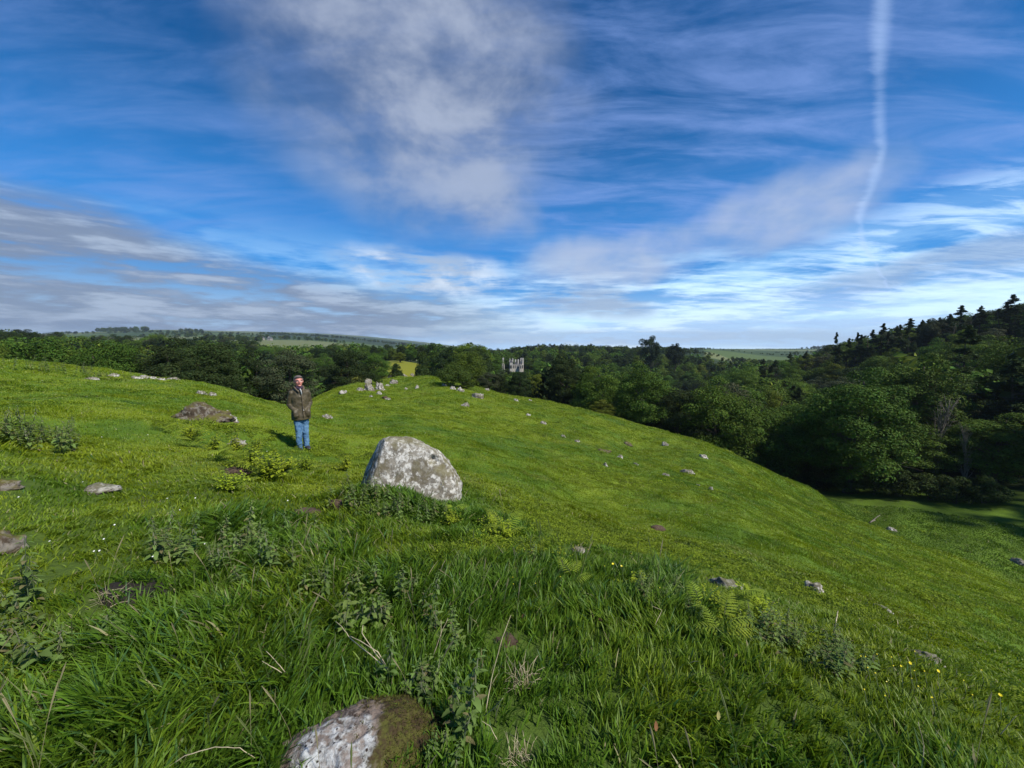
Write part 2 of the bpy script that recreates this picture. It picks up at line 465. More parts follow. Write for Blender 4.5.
bg = N.n('ShaderNodeBackground', i={0: col, 1: 1.0})
N.n('ShaderNodeOutputWorld', i={0: bg.outputs[0]})
W.cycles.sampling_method = 'NONE'
S.cycles.max_bounces = 5; S.cycles.diffuse_bounces = 2; S.cycles.glossy_bounces = 2; S.cycles.transmission_bounces = 3; S.cycles.caustics_reflective = False; S.cycles.caustics_refractive = False

S.view_settings.view_transform = 'Standard'; S.view_settings.look = 'None'
S.view_settings.exposure = 0.80; S.view_settings.gamma = 1
# ------------------------------------------------------------------ ground sheet
def ground_tint(x, y):
    """real colour of the turf, drifts of yellower moss, fields far away"""
    r = np.hypot(x, y)
    n1 = fbm(x * .35, y * .35, 41, 4); n2 = fbm(x * 1.3, y * 1.3, 51, 3); n3 = fbm(x * .06, y * .06, 61, 3)
    base = np.array([.075, .135, .012]); yel = np.array([.130, .180, .014]); drk = np.array([.045, .090, .012])
    k = np.clip(.35 + 1.1 * n1 + .6 * n2 + .5 * n3, 0, 1)[:, None]
    c = base * (1 - k) + yel * k
    k = np.clip(-.5 * n2 - .6 * n1 - .15, 0, 1)[:, None] * 1.6
    k = np.clip(k, 0, 1)
    c = c * (1 - k) + drk * k
    strip = np.clip((x - (30 + .45 * (36 - y))) / 2, 0, 1)[:, None]
    c = c * (1 - strip) + np.array([.068, .118, .011]) * strip * (1 + .35 * fbm(x * .5, y * .5, 181, 3))[:, None]
    nr = np.clip((11 - r) / 5, 0, 1)[:, None] * .85
    c = c * (1 - nr) + np.array([.050, .082, .014]) * nr
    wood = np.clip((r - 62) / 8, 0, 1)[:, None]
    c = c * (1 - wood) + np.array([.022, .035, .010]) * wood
    # fields
    def patch(px0, px1, y0, y1, colr, c):
        a = np.arctan2(x, y) + .02 * fbm(x * .05, y * .05, 77, 3); a0 = math.atan2((px0 - 512) / F_PX, 1); a1 = math.atan2((px1 - 512) / F_PX, 1)
        m = ((a > a0) & (a < a1) & (y > y0) & (y < y1))[:, None]
        return np.where(m, np.array(colr), c)
    c = patch(340, 430, 100, 165, (.15, .16, .014), c)
    far = (r > 420)[:, None]
    cell = _hash(np.floor(x / 240 + .3 * fbm(x * .003, y * .003, 7, 2)), np.floor(y / 210 + .0008 * x), 5)
    fc = np.where((cell < .35)[:, None], np.array([.065, .10, .030]), np.where((cell < .7)[:, None], np.array([.035, .06, .018]), np.array([.12, .14, .06])))
    c = np.where(far, fc, c)
    c = patch(425, 706, 300, 1900, (.022, .040, .014), c)
    c = patch(262, 425, 1150, 2600, (.030, .050, .022), c)
    return c

nV = 1 + _gx.size
V = np.empty((nV, 3)); V[0] = (0, 0, _g0)
V[1:, 0] = _gx.ravel(); V[1:, 1] = _gy.ravel(); V[1:, 2] = _gz.ravel()
ii, jj = np.meshgrid(np.arange(_nr - 1), np.arange(NT), indexing='ij')
j2 = (jj + 1) % NT
Q = np.stack([1 + ii * NT + jj, 1 + ii * NT + j2, 1 + (ii + 1) * NT + j2, 1 + (ii + 1) * NT + jj], -1).reshape(-1, 4)[:, ::-1]
T0 = np.stack([np.zeros(NT, int), 1 + (np.arange(NT) + 1) % NT, 1 + np.arange(NT)], -1)
m, t = new_mat('turf'); N = NT_(t)
a = N.n('ShaderNodeAttribute', attribute_name='tint')
tc = N.n('ShaderNodeTexCoord')
g1 = N.noise(tc.outputs['Object'], 9, 6, .65); g2 = N.noise(tc.outputs['Object'], 1.7, 5, .6)
c1 = N.mix(N.smooth(g1, .35, .7), a.outputs['Color'], (1.35, 1.3, 1.1), 'MULTIPLY')
c2 = N.mix(N.smooth(g2, .58, .72, 0, .55), c1, (.055, .045, .022))
p = N.n('ShaderNodeBsdfPrincipled', i={'Base Color': c2, 'Roughness': .85, 'Specular IOR Level': .15})
b = N.n('ShaderNodeBump', i={'Height': g1, 'Strength': .9, 'Distance': .05}); N.link(b.outputs[0], p.inputs['Normal'])
N.n('ShaderNodeOutputMaterial', i={0: p.outputs[0]})
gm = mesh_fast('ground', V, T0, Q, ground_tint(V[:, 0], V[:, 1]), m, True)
link('ground', gm, kind='structure')
# ------------------------------------------------------------------ turf: every blade is geometry
M_GRASS = leaf_mat('grass_blade', .5, .42, 0, .3, 0)
M_LEAF = leaf_mat('tree_leaf', .75, .22, .25, .10, .018)
M_HERB = leaf_mat('herb_leaf', .75, .42, .12, .25, .01)
M_NETTLE = leaf_mat('nettle_leaf', .7, .3, .15, .15, .012)
M_STEM = plain_mat('green_stem', (.06, .09, .03), .6, vary=.3)
M_STRAW = plain_mat('dry_straw', (.50, .42, .26), .6, vary=.35, scale=20)
M_BARK = plain_mat('bark', (.085, .07, .05), .9, .6, 6, .45)
M_DEADWOOD = plain_mat('bleached_wood', (.19, .165, .125), .85, .3, 8, .35)

# places left open: stones, worn earth, the burrow mouth  (px, py, radius in metres)
BARE = [(108, 603, .16, (.018, .014, .010)), (4, 487, .22, (.07, .045, .025)), (2, 545, .22, (.06, .04, .025)), (300, 515, .16, (.07, .05, .03)), (337, 505, .10, (.08, .06, .04)),
        (505, 640, .13, (.10, .06, .03)), (578, 549, .12, (.13, .09, .05)), (724, 583, .13, (.14, .11, .08)), (658, 527, .22, (.09, .055, .03)), (232, 470, .20, (.10, .065, .03)),
        (525, 655, .10, (.13, .10, .05)), (520, 740, .14, (.13, .10, .05)), (601, 632, .03, (.15, .07, .05)), (60, 572, .14, (.03, .022, .014))]
BARE = [(*hit(px, py)[:2], r, c) for px, py, r, c in BARE]

def tallness(x, y):
    """how long the grass stands: rank on the brow round the camera, grazed short elsewhere"""
    r = np.hypot(x, y)
    a = np.degrees(np.arctan2(x, y))
    brow = np.interp(a, [-60, -50, -40, -32, -20, -10, 0, 12, 25, 40, 55], [2.5, 3.0, 4.2, 5.2, 5.6, 5.4, 4.8, 3.8, 3.0, 2.5, 2.1])
    n = fbm(x * 1.1, y * 1.1, 71, 3)
    lawn = 1 - .45 * np.exp(-((x - .45) / .75) ** 2 - ((y - 2.0) / 1.0) ** 2)
    t = lawn * np.clip((brow * (1.12 + .55 * n) - r) / (brow * .5), 0, 1)
    foot = np.exp(-(((x + 1.5) / 1.1) ** 2 + ((y - 4.85) / .5) ** 2))
    return np.clip(t * (.62 + .75 * n) + .07 + .62 * foot, 0.05, 1)

def make_grass():
    rng = np.random.default_rng(5)
    def ring(r0, r1, dens0, rref, power):
        # sample r with pdf ~ r * density
        rs = np.linspace(r0, r1, 600); w = rs * np.minimum(dens0, dens0 * (rref / rs) ** power)
        cdf = np.cumsum(w); total = np.trapz(w, rs) * math.radians(124)
        n = int(total)
        r = np.interp(rng.random(n) * cdf[-1], cdf, rs)
        th = np.radians(rng.uniform(-62, 62, n))
        return r * np.sin(th), r * np.cos(th)
    Vs = []; Qs = []; Ts = []; Cs = []; base = 0
    for r0, r1, dens, rref, pw, K in [(.75, 3.2, 8200, 2.6, 1.3, 4), (3.2, 9, 8200 * (2.6 / 3.2) ** 1.3, 3.2, 1.2, 3), (9, 66, 8200 * (2.6 / 3.2) ** 1.3 * (3.2 / 9) ** 1.2, 9, 1.5, 1)]:
        x, y = ring(r0, r1, dens, rref, pw)
        # gather into tufts
        g = (rng.random(len(x)) < .6) & (r0 < 9)
        cs = .16 if r0 < 3 else (.25 if r0 < 9 else .5)
        gx = (np.floor(x / cs) + _hash(np.floor(x / cs), np.floor(y / cs), 3)) * cs
        gy = (np.floor(y / cs) + _hash(np.floor(x / cs), np.floor(y / cs), 4)) * cs
        pull = rng.uniform(.2, .85, len(x)) * g
        x = x + (gx - x) * pull; y = y + (gy - y) * pull
        keep = np.ones(len(x), bool)
        for bx, by, br, bc in BARE:
            d = np.hypot(x - bx, y - by)
            keep &= (d > br) | (rng.random(len(x)) < .10)
        keep &= ~((base_wood(x, y)))
        x = x[keep]; y = y[keep]; n = len(x)
        r = np.hypot(x, y); z = H(x, y) - .01
        tl = tallness(x, y)
        clump = _hash(np.floor(x / .35), np.floor(y / .35), 12)
        h = (.045 + .215 * tl * (.7 + .5 * clump)) * rng.uniform(.45, 1.25, n)
        h = np.maximum(h, .045 + .0014 * r)
        tus = np.clip(fbm(x * 1.3, y * 1.3, 131, 2) - .28, 0, .3) / .3
        h = h * (1 + 1.1 * tus * (r > 7))
        h = h * np.where(r > 9, .75 + .6 * np.clip(fbm(x * .8, y * .8, 15, 2) + .2, 0, 1), 1)
        w = (.0019 + .0015 * rng.random(n) + .0050 * tl * rng.random(n) ** 1.5) * np.maximum(1, r / 2.6) ** .85
        la = fbm(x * .5, y * .5, 81, 2) * 5 + fbm(x * 3, y * 3, 83, 2) * 2.5 + rng.normal(0, 1.1, n)
        lean = h * (.12 + .62 * rng.random(n) ** 1.3 + .35 * np.clip(fbm(x * .7, y * .7, 91, 2), 0, 1))
        lx = np.cos(la) * lean; ly = np.sin(la) * lean
        fa = rng.uniform(0, 2 * PI, n) if K > 1 else rng.normal(0, .7, n) - np.arctan2(x, y)
        wx = np.cos(fa) * w; wy = np.sin(fa) * w
        # colour of each blade
        n1 = fbm(x * .35, y * .35, 41, 4); n2 = fbm(x * 1.3, y * 1.3, 51, 3); n3 = fbm(x * .06, y * .06, 61, 3)
        k = np.clip(.52 + .6 * n1 + .6 * n2 + .3 * n3 - .75 * tl + np.clip((r - 5) / 20, 0, .35) + rng.normal(0, .16, n), 0, 1)[:, None]
        A = np.array([.104, .200, .015]); B = np.array([.225, .285, .013])
        c = A * (1 - k) + B * k
        strip = np.clip((x - (30 + .45 * (36 - y))) / 2, 0, 1)
        c = c * (1 - strip[:, None]) + np.array([.10, .175, .013]) * strip[:, None]
        br = (np.clip(fbm(x * .8, y * .8, 141, 3) - .30, 0, .2) / .2 * (rng.random(n) < .7) * np.clip((r - 5) / 3, 0, .8))[:, None]
        c = c * (1 - .35 * br) + np.array([.15, .13, .045]) * .35 * br
        blue = (rng.random(n) < .12 * tl)[:, None]
        c = np.where(blue, np.array([.075, .165, .045]), c)
        dry = (rng.random(n) < (.012 + .012 * (n1 > .2)))[:, None]
        c = np.where(dry, np.array([.36, .33, .16]), c)
        c = c * rng.uniform(.72, 1.28, n)[:, None]
        m = 2 * K + 1
        P = np.empty((n, m, 3)); CC = np.empty((n, m, 3))
        for i in range(K):
            s = i / K
            wi = 1 - .35 * s if K > 1 else 1
            bx = x + lx * s ** 1.8; by = y + ly * s ** 1.8; bz = z + h * (s - .25 * s * s)
            P[:, 2 * i, 0] = bx - wx * wi; P[:, 2 * i, 1] = by - wy * wi; P[:, 2 * i, 2] = bz
            P[:, 2 * i + 1, 0] = bx + wx * wi; P[:, 2 * i + 1, 1] = by + wy * wi; P[:, 2 * i + 1, 2] = bz
            CC[:, 2 * i] = c; CC[:, 2 * i + 1] = c
        P[:, -1, 0] = x + lx; P[:, -1, 1] = y + ly; P[:, -1, 2] = z + h * .75
        CC[:, -1] = c
        b = base + np.arange(n)[:, None] * m
        for i in range(K - 1):
            Qs.append(np.concatenate([b + 2 * i, b + 2 * i + 1, b + 2 * i + 3, b + 2 * i + 2], 1))
        Ts.append(np.concatenate([b + 2 * K - 2, b + 2 * K - 1, b + 2 * K], 1))
        Vs.append(P.reshape(-1, 3)); Cs.append(CC.reshape(-1, 3)); base += n * m
        print('blades', n)
    me = mesh_fast('grass', np.concatenate(Vs), np.concatenate(Ts), np.concatenate(Qs), np.concatenate(Cs), M_GRASS)
    link('grass', me, kind='stuff', label='green pasture grass, long on the near brow and grazed short beyond', cat='grass')

def side_of_wood(x, y):
    """metres beyond the foot of the wood on the right (negative = in the open)"""
    fx = np.array([26, 32, 38, 45, 52, 60]); fy = np.array([50, 44.5, 39.5, 34.5, 29, 20])
    # signed distance from the polyline, rough: distance along the outward normal
    best = np.full(np.shape(x), -1e9); bd = np.full(np.shape(x), 1e9)
    for i in range(len(fx) - 1):
        dx, dy = fx[i + 1] - fx[i], fy[i + 1] - fy[i]; L = math.hypot(dx, dy)
        t = np.clip(((x - fx[i]) * dx + (y - fy[i]) * dy) / L ** 2, 0, 1)
        d = np.hypot(x - fx[i] - t * dx, y - fy[i] - t * dy)
        s = ((x - fx[i]) * (-dy) + (y - fy[i]) * dx) / L
        # outward = up and to the right
        best = np.where(d < bd, s, best); bd = np.minimum(bd, d)
    return best

def base_wood(x, y):
    x = np.asarray(x, float); y = np.asarray(y, float)
    r = np.hypot(x, y); a = np.degrees(np.arctan2(x, y))
    right = (side_of_wood(x, y) > 0) & (a > 28)
    lim = np.interp(a, [-62, -45, -36, -31, -24, -10, 0, 8, 20, 28], [50, 46, 40, 40, 66, 72, 70, 66, 58, 52])
    return right | ((r > lim) & (a <= 28)) | (r > 90)
make_grass()

def seed_heads():
    rng = np.random.default_rng(17); n = 900
    r = rng.uniform(1.2, 6.5, n); th = np.radians(rng.uniform(-58, 56, n)); x = r * np.sin(th); y = r * np.cos(th)
    k = (tallness(x, y) > .38) & (rng.random(n) < .6); x, y, r = x[k], y[k], r[k]; n = len(x); z = H(x, y)
    h = rng.uniform(.25, .46, n); a = rng.uniform(0, 2 * PI, n); l = h * rng.uniform(.08, .5, n)
    V = []; T = []; C = []; b = 0
    for i in range(n):
        P = [np.array([x[i] + math.cos(a[i]) * l[i] * s ** 1.7, y[i] + math.sin(a[i]) * l[i] * s ** 1.7, z[i] + h[i] * (s - .12 * s * s)]) for s in (0, .35, .7, .82, .91, 1)]
        W_ = [.0011, .0010, .0009, .0034, .0040, .0008]
        for d in ((1, 0), (0, 1)):
            off = np.array([d[0], d[1], 0])
            for j, (p, w) in enumerate(zip(P, W_)): V += [p - off * w, p + off * w]
            for j in range(5):
                q = b + 2 * j; T += [(q, q + 1, q + 3), (q, q + 3, q + 2)]
            b += 12
        c0 = np.array([.16, .20, .06]) if i % 3 else np.array([.34, .30, .16])
        C += [c0] * 24
    me = mesh_fast('seed_heads', np.array(V), np.array(T), None, np.array(C), M_GRASS)
    link('grass_seed_heads', me, kind='stuff', label='flowering grass stems standing above the rank grass of the brow', cat='grass')

# ------------------------------------------------------------------ low leafy herbs in yellow-green drifts
def leaf_bits(cx, cy, cz, n, spread, height, size, rng, colr, jitter=.25):
    """n rhombic leaflets in a low cushion; arrays"""
    a = rng.uniform(0, 2 * PI, n); q = np.sqrt(rng.random(n)) * spread
    x = cx + np.cos(a) * q; y = cy + np.sin(a) * q
    z = cz + height * (1 - (q / spread) ** 2) * rng.uniform(.3, 1.0, n)
    return x, y, z

def rhombi(P, Nn, size, aspect, rng, C):
    n = len(P)
    t = rng.normal(size=(n, 3)); t -= Nn * np.sum(t * Nn, 1)[:, None]; t /= np.linalg.norm(t, axis=1)[:, None] + 1e-9
    b = np.cross(Nn, t)
    L = (size * rng.uniform(.7, 1.3, n))[:, None]
    bend = Nn * L * .18
    V = np.stack([P - t * L, P - b * L * aspect + bend, P + t * L, P + b * L * aspect + bend], 1).reshape(-1, 3)
    i = np.arange(n)[:, None] * 4
    T = np.concatenate([np.concatenate([i, i + 1, i + 2], 1), np.concatenate([i, i + 2, i + 3], 1)])
    return V, T, np.repeat(C, 4, 0)

def make_herbs():
    rng = np.random.default_rng(9)
    PX = []; 
    n = 26000
    r = np.exp(rng.uniform(math.log(2.6), math.log(60), n)); th = np.radians(rng.uniform(-58, 58, n))
    x = r * np.sin(th); y = r * np.cos(th)
    s = x * .5 + y * .85; t = x * .85 - y * .5
    f = fbm(x * .22, y * .3, 101, 3) + .5 * fbm(s * .5, t * 1.4, 103, 2)
    zone = np.where(th > 0, .05, -.12)
    zone = zone + .35 * np.exp(-((x + 5.2) ** 2 + (y - 8.3) ** 2) / 5) + .25 * np.exp(-((x - 1.2) ** 2 + (y - 5) ** 2) / 3)
    keep = (f + zone > .16 + .25 * (x > 30 + .45 * (36 - y))) & (tallness(x, y) < .5) & ~base_wood(x, y) & (rng.random(n) < np.clip((f + zone - .17) * 4, 0, .8) * (.35 + .65 * (fbm(x * 1.6, y * 1.6, 161, 2) > .05)))
    x, y, r = x[keep], y[keep], r[keep]
    z = H(x, y)
    Vs = []; Ts = []; Cs = []; base = 0
    k = np.maximum((56 - r * .8).astype(int), 16)
    idx = np.repeat(np.arange(len(x)), k); m = len(idx)
    sp = (.07 + .0065 * r)[idx] * rng.uniform(.6, 1.3, len(x))[idx]
    hh = (.05 + .0016 * r)[idx] * rng.uniform(.6, 1.4, len(x))[idx]
    a = rng.uniform(0, 2 * PI, m); q = np.sqrt(rng.random(m))
    P = np.stack([x[idx] + np.cos(a) * q * sp, y[idx] + np.sin(a) * q * sp, z[idx] + .015 + hh * (1 - q * q * .8) * rng.uniform(.5, 1.05, m)], 1)
    Nn = rng.normal(size=(m, 3)) * .6 + [0, 0, 1]; Nn /= np.linalg.norm(Nn, axis=1)[:, None]
    size = (.006 + .0013 * r)[idx]
    cc = np.where((rng.random(len(x)) < .75)[:, None], np.array([.21, .30, .017]), np.array([.13, .20, .018]))
    cc = cc * rng.uniform(.75, 1.2, len(x))[:, None]
    C = cc[idx] * rng.uniform(.75, 1.25, m)[:, None]
    V, T, C = rhombi(P, Nn, size, .5, rng, C)
    me = mesh_fast('herb_cover', V, T, None, C, M_HERB)
    link('herb_cover', me, kind='stuff', label='drifts of low yellow-green herbs and moss over the pasture', cat='ground cover')
    print('herbs', len(x), m)
make_herbs()

seed_heads()
# ------------------------------------------------------------------ trees
def tree_wood(rng, Ht, crown_base, spread, nl, mat, girth=.035, name='trunk', up=.6):
    mb = MB()
    def wander(p, d, L, r0, r1, k, wob):
        pts = [p]; d = d.normalized()
        for i in range(k):
            d = (d + Vector(rng.normal(0, wob, 3)) + Vector((0, 0, .06))).normalized()
            pts.append(pts[-1] + d * (L / k))
        rad = [r0 + (r1 - r0) * i / k for i in range(k + 1)]
        return pts, rad
    R = Ht * girth
    pts, rad = wander(Vector((0, 0, -.6)), Vector((0, 0, 1)), Ht * .9, R, R * .12, 9, .05)
    rad[0] = R * 1.35
    mb.tube(pts, rad, 8)
    tips = []
    for i in range(nl):
        f = rng.uniform(crown_base, .85); q = f * 9; k = min(int(q), 8); p = pts[k].lerp(pts[k + 1], q - k)
        a = rng.uniform(0, 2 * PI)
        d = Vector((math.cos(a), math.sin(a), up * rng.uniform(.4, 1.5)))
        L = spread * rng.uniform(.7, 1.15) * (1.15 - f * .6)
        lp, lr = wander(p, d, L, R * (.5 - .35 * f), R * .05, 5, .16)
        mb.tube(lp, lr, 5)
        for j in range(3):
            sp, sr = wander(lp[2 + j], (lp[3 + j] - lp[2 + j]).normalized() + Vector(rng.normal(0, .6, 3)), L * .4, lr[2 + j] * .6, R * .02, 3, .2)
            mb.tube(sp, sr, 4); tips.append(sp[-1])
        tips.append(lp[-1])
    return mb.mesh(name, mat), tips

def crown_broad(rng, Ht, cb, spread, nl, n, size, colr, drop=0, core=True):
    """foliage gathered in many uneven boughs; leaf sprays face outwards and up"""
    nl = int(nl * 1.7); cz = Ht * (cb + 1) / 2; hz = Ht * (1 - cb) / 2
    C = []; 
    for i in range(nl):
        u = rng.normal(size=3); u /= np.linalg.norm(u); 
        rr = rng.uniform(.45, .92)
        z = u[2]
        prof = 1.0 - .25 * max(z, 0) ** 2
        C.append((u[0] * spread * rr * prof, u[1] * spread * rr * prof, cz + z * hz * rr, rng.uniform(.13, .27) * spread, rng.uniform(.8, 1.2)))
    C = np.array(C)
    w = C[:, 3] ** 2; w /= w.sum()
    idx = rng.choice(nl, n, p=w)
    u = rng.normal(size=(n, 3)); u[:, 2] = u[:, 2] + .35; u /= np.linalg.norm(u, axis=1)[:, None]
    q = rng.uniform(.45, 1.06, n) ** .5
    P = C[idx, :3] + u * (C[idx, 3] * q)[:, None] * np.array([1.2, 1.2, .66])
    P[:, 2] = np.maximum(P[:, 2], .3 + drop)
    Nn = u + rng.normal(0, .45, (n, 3)) + [0, 0, .35]; Nn /= np.linalg.norm(Nn, axis=1)[:, None]
    c = np.array(colr) * (C[idx, 4] * rng.uniform(.75, 1.25, n))[:, None]
    c[:, 0] *= rng.uniform(.85, 1.25, n)
    return rhombi(P, Nn, np.full(n, size), .55, rng, c)

def crown_conifer(rng, Ht, base, spread, n, size, colr, ragged=.35):
    tiers = int(Ht * 2.6)
    tz = np.concatenate([rng.uniform(base, .98, tiers - 10), np.linspace(.86, .995, 10)])
    ta = rng.uniform(0, 2 * PI, tiers)
    tl = spread * (1 - tz) ** .85 * rng.uniform(1 - ragged, 1 + ragged, tiers) + .07
    wt = tl + .35 * spread * (tz > .7); k = rng.choice(tiers, n, p=wt / wt.sum())
    f = rng.random(n) ** .7
    P = np.stack([np.cos(ta[k]) * tl[k] * f, np.sin(ta[k]) * tl[k] * f, tz[k] * Ht - tl[k] * f ** 1.6 * .28], 1)
    P += rng.normal(0, 1, (n, 3)) * (.05 + .14 * tl[k] * (.4 + f))[:, None] * [1, 1, .45]
    Nn = rng.normal(0, .45, (n, 3)) + [0, 0, 1]; Nn /= np.linalg.norm(Nn, axis=1)[:, None]
    c = np.array(colr) * rng.uniform(.7, 1.3, n)[:, None]
    return rhombi(P, Nn, np.full(n, size), .38, rng, c)

TREE_KINDS = {}
def kind_def(key, name, Ht, builder_crown, wood_args, mat=M_BARK):
    rng = np.random.default_rng(abs(hash(key)) % 1000 if False else sum(ord(c) * (i + 3) for i, c in enumerate(key)))
    V, T, C = builder_crown(rng)
    cm = mesh_fast('crown', V, T, None, C, M_LEAF)
    tm, tips = tree_wood(rng, mat=mat, **wood_args)
    TREE_KINDS[key] = (name, Ht, cm, tm)

G1 = (.074, .132, .018); G2 = (.062, .110, .016); G3 = (.095, .138, .017); G4 = (.125, .165, .020); GD = (.030, .050, .014); GG = (.068, .085, .040)
for k, (H_, cb, sp, nl, n, sz, c) in {
    'oakA': (12, .02, 5.2, 75, 32000, .115, G1), 'oakB': (13, .01, 4.8, 70, 32000, .115, G2), 'oakC': (11.5, .02, 5.4, 80, 32000, .115, G1),
    'ashA': (13.5, .08, 4.4, 60, 28000, .11, G3), 'ashB': (12, .12, 4.2, 55, 26000, .11, G4),
    'darkA': (14, .01, 4.6, 60, 30000, .115, GD), 'darkB': (12, .0, 5.0, 65, 30000, .115, GD),
    'greyA': (11, .12, 3.8, 50, 20000, .10, GG)}.items():
    kind_def(k, 'broadleaf_tree', H_, lambda rng, H_=H_, cb=cb, sp=sp, nl=nl, n=n, sz=sz, c=c: crown_broad(rng, H_, cb, sp, nl, n, sz, c),
             dict(Ht=H_, crown_base=.2, spread=sp * .8, nl=12))
kind_def('spruceA', 'conifer_tree', 15, lambda r: crown_conifer(r, 15, .10, 3.4, 9000, .20, (.030, .056, .020)), dict(Ht=15, crown_base=.2, spread=1.5, nl=8, girth=.02, up=.1))
kind_def('spruceB', 'conifer_tree', 13, lambda r: crown_conifer(r, 13, .16, 2.9, 8000, .18, (.038, .060, .018), .55), dict(Ht=13, crown_base=.2, spread=1.5, nl=8, girth=.02, up=.1))
kind_def('spruceC', 'conifer_tree', 14, lambda r: crown_conifer(r, 14, .03, 4.2, 22000, .15, (.050, .074, .022), .5), dict(Ht=14, crown_base=.25, spread=2.6, nl=14, girth=.02, up=.1))
kind_def('lone', 'broadleaf_tree', 16, lambda r: crown_broad(r, 16, .42, 6.2, 30, 9000, .20, (.022, .040, .016)), dict(Ht=16, crown_base=.4, spread=5, nl=12))
kind_def('round', 'broadleaf_tree', 9, lambda r: crown_broad(r, 9, .06, 3.6, 60, 9000, .16, (.036, .066, .014)), dict(Ht=9, crown_base=.2, spread=2.5, nl=8))
kind_def('slim', 'birch_tree', 12, lambda r: crown_broad(r, 12, .14, 1.7, 26, 4200, .13, (.050, .068, .034)), dict(Ht=12, crown_base=.15, spread=1.4, nl=12, girth=.014, up=1.6), M_DEADWOOD)
kind_def('hawthorn', 'hawthorn_bush', 3.4, lambda r: crown_broad(r, 3.4, .10, 3.1, 55, 12000, .085, (.048, .075, .014)), dict(Ht=3.2, crown_base=.15, spread=2.4, nl=12, girth=.05, up=.5))
kind_def('smallbush', 'hawthorn_bush', 1.9, lambda r: crown_broad(r, 1.9, .05, 1.3, 24, 4200, .06, (.035, .062, .014)), dict(Ht=1.7, crown_base=.15, spread=1.0, nl=8, girth=.04, up=.5))
_r = np.random.default_rng(77)
_tm, _ = tree_wood(_r, 10, .12, 3.6, 46, M_DEADWOOD, .022, 'trunk', 2.6)
TREE_KINDS['dead'] = ('bare_tree', 10, None, _tm)

LOWCROWN = {}
def low_crown(key):
    if key not in LOWCROWN:
        rng = np.random.default_rng(len(LOWCROWN) + 200)
        c = {'a': G1, 'b': G2, 'c': G3, 'd': GD, 'e': G4}[key]
        LOWCROWN[key] = crown_broad(rng, 12, .15, 4.8, 30, 520, .60, c)
    return LOWCROWN[key]

FIRST_USED = set()
def plant(key, x, y, label, cat, group=None, s=1.0, rz=None, sz=1.0, z=None, name=None):
    kname, Ht, cm, tm = TREE_KINDS[key]
    e = link(name or kname, None, None, label, cat, group)
    e.location = (x, y, (h1(x, y) if z is None else z)); e.rotation_euler = (0, 0, random.uniform(0, 2 * PI) if rz is None else rz)
    e.scale = (s, s, s * sz)
    link('trunk', tm, e)
    if cm: link('crown', cm, e)
    return e

# individually described trees first
NAMED = []
def named(key, px, py_top, Y, label, cat, s=1.0, sz=1.0, top_fix=True, group=None):
    """tree whose top shows at (px, py_top) and stands Y metres out"""
    x, y, zt = at(px, py_top, Y)
    Ht = TREE_KINDS[key][1]
    g = h1(x, y)
    if top_fix:
        s_ = max((zt - g) / Ht, .3)
        w = s
        e = plant(key, x, y, label, cat, group, 1.0)
        e.scale = (w, w, s_)
    else:
        e = plant(key, x, y, label, cat, group, s, sz=sz)
    NAMED.append((x, y)); return e

named('lone', 651, 334, 215, 'tall dark broad tree standing alone above the skyline, its crown clear of the wood', 'tree', 1.0)
named('lone', 676, 342, 235, 'wide-topped tree on the skyline just right of the tall lone one', 'tree', .9)
named('round', 422, 351, 95, 'neat round tree behind the knoll, at the right edge of the yellow field', 'tree', .72)
named('ashB', 400, 352, 150, 'pale round tree in the gap of the yellow field, left of the neat round one', 'tree', .75)
named('oakA', 374, 352, 100, 'broad bushy tree standing before the yellow field left of the knoll top', 'tree', .85)
named('round', 396, 363, 92, 'small low tree just left of the round one behind the knoll', 'tree', .55)
def rooted(key, px, py_foot, py_top, w_px, label, cat):
    x, y, z = hit(px, py_foot); ht = (py_foot - py_top) * y / F_PX
    w0 = {'hawthorn': 6.9, 'smallbush': 2.9}[key]
    e = plant(key, x, y, label, cat); NAMED.append((x, y)); e.scale = (w_px * y / F_PX / w0, w_px * y / F_PX / w0, ht / TREE_KINDS[key][1] * .95)
rooted('hawthorn', 453, 386.5, 363.5, 42, 'spreading hawthorn bush on the right shoulder of the knoll', 'bush')
rooted('smallbush', 378, 385, 375, 10, 'small dark bush beside the pale rocks left of the knoll top', 'bush')
rooted('smallbush', 467, 389, 382, 17, 'low dark green bush at the right foot of the hawthorn', 'bush')
named('greyA', 489, 371, 66, 'dull grey-green bush behind the hawthorn on the knoll edge', 'bush', .55)
named('ashB', 603, 399, 56, 'bright yellow-green bushy tree just over the brow of the hill', 'tree', .55)
named('ashB', 552, 377, 95, 'light yellow-green tree among dark ones below the pale mansion', 'tree', .7)
named('ashB', 175, 352, 74, 'light green tree showing against the dark wood on the left', 'tree', .7)
named('ashB', 130, 362, 60, 'lime green small tree low at the edge of the left wood', 'tree', .5)
named('greyA', 75, 353, 62, 'pale grey scrubby tree over the left brow', 'tree', .8)
named('greyA', 60, 356, 60, 'grey scrubby bush next to the pale grey tree over the left brow', 'bush', .6)
named('dead', 944, 381, 44.5, 'bare pale dead tree with many thin upright branches in the right-hand wood', 'tree', .8)
named('dead', 972, 412, 42, 'smaller bare pale tree right of the larger dead one', 'tree', .4)
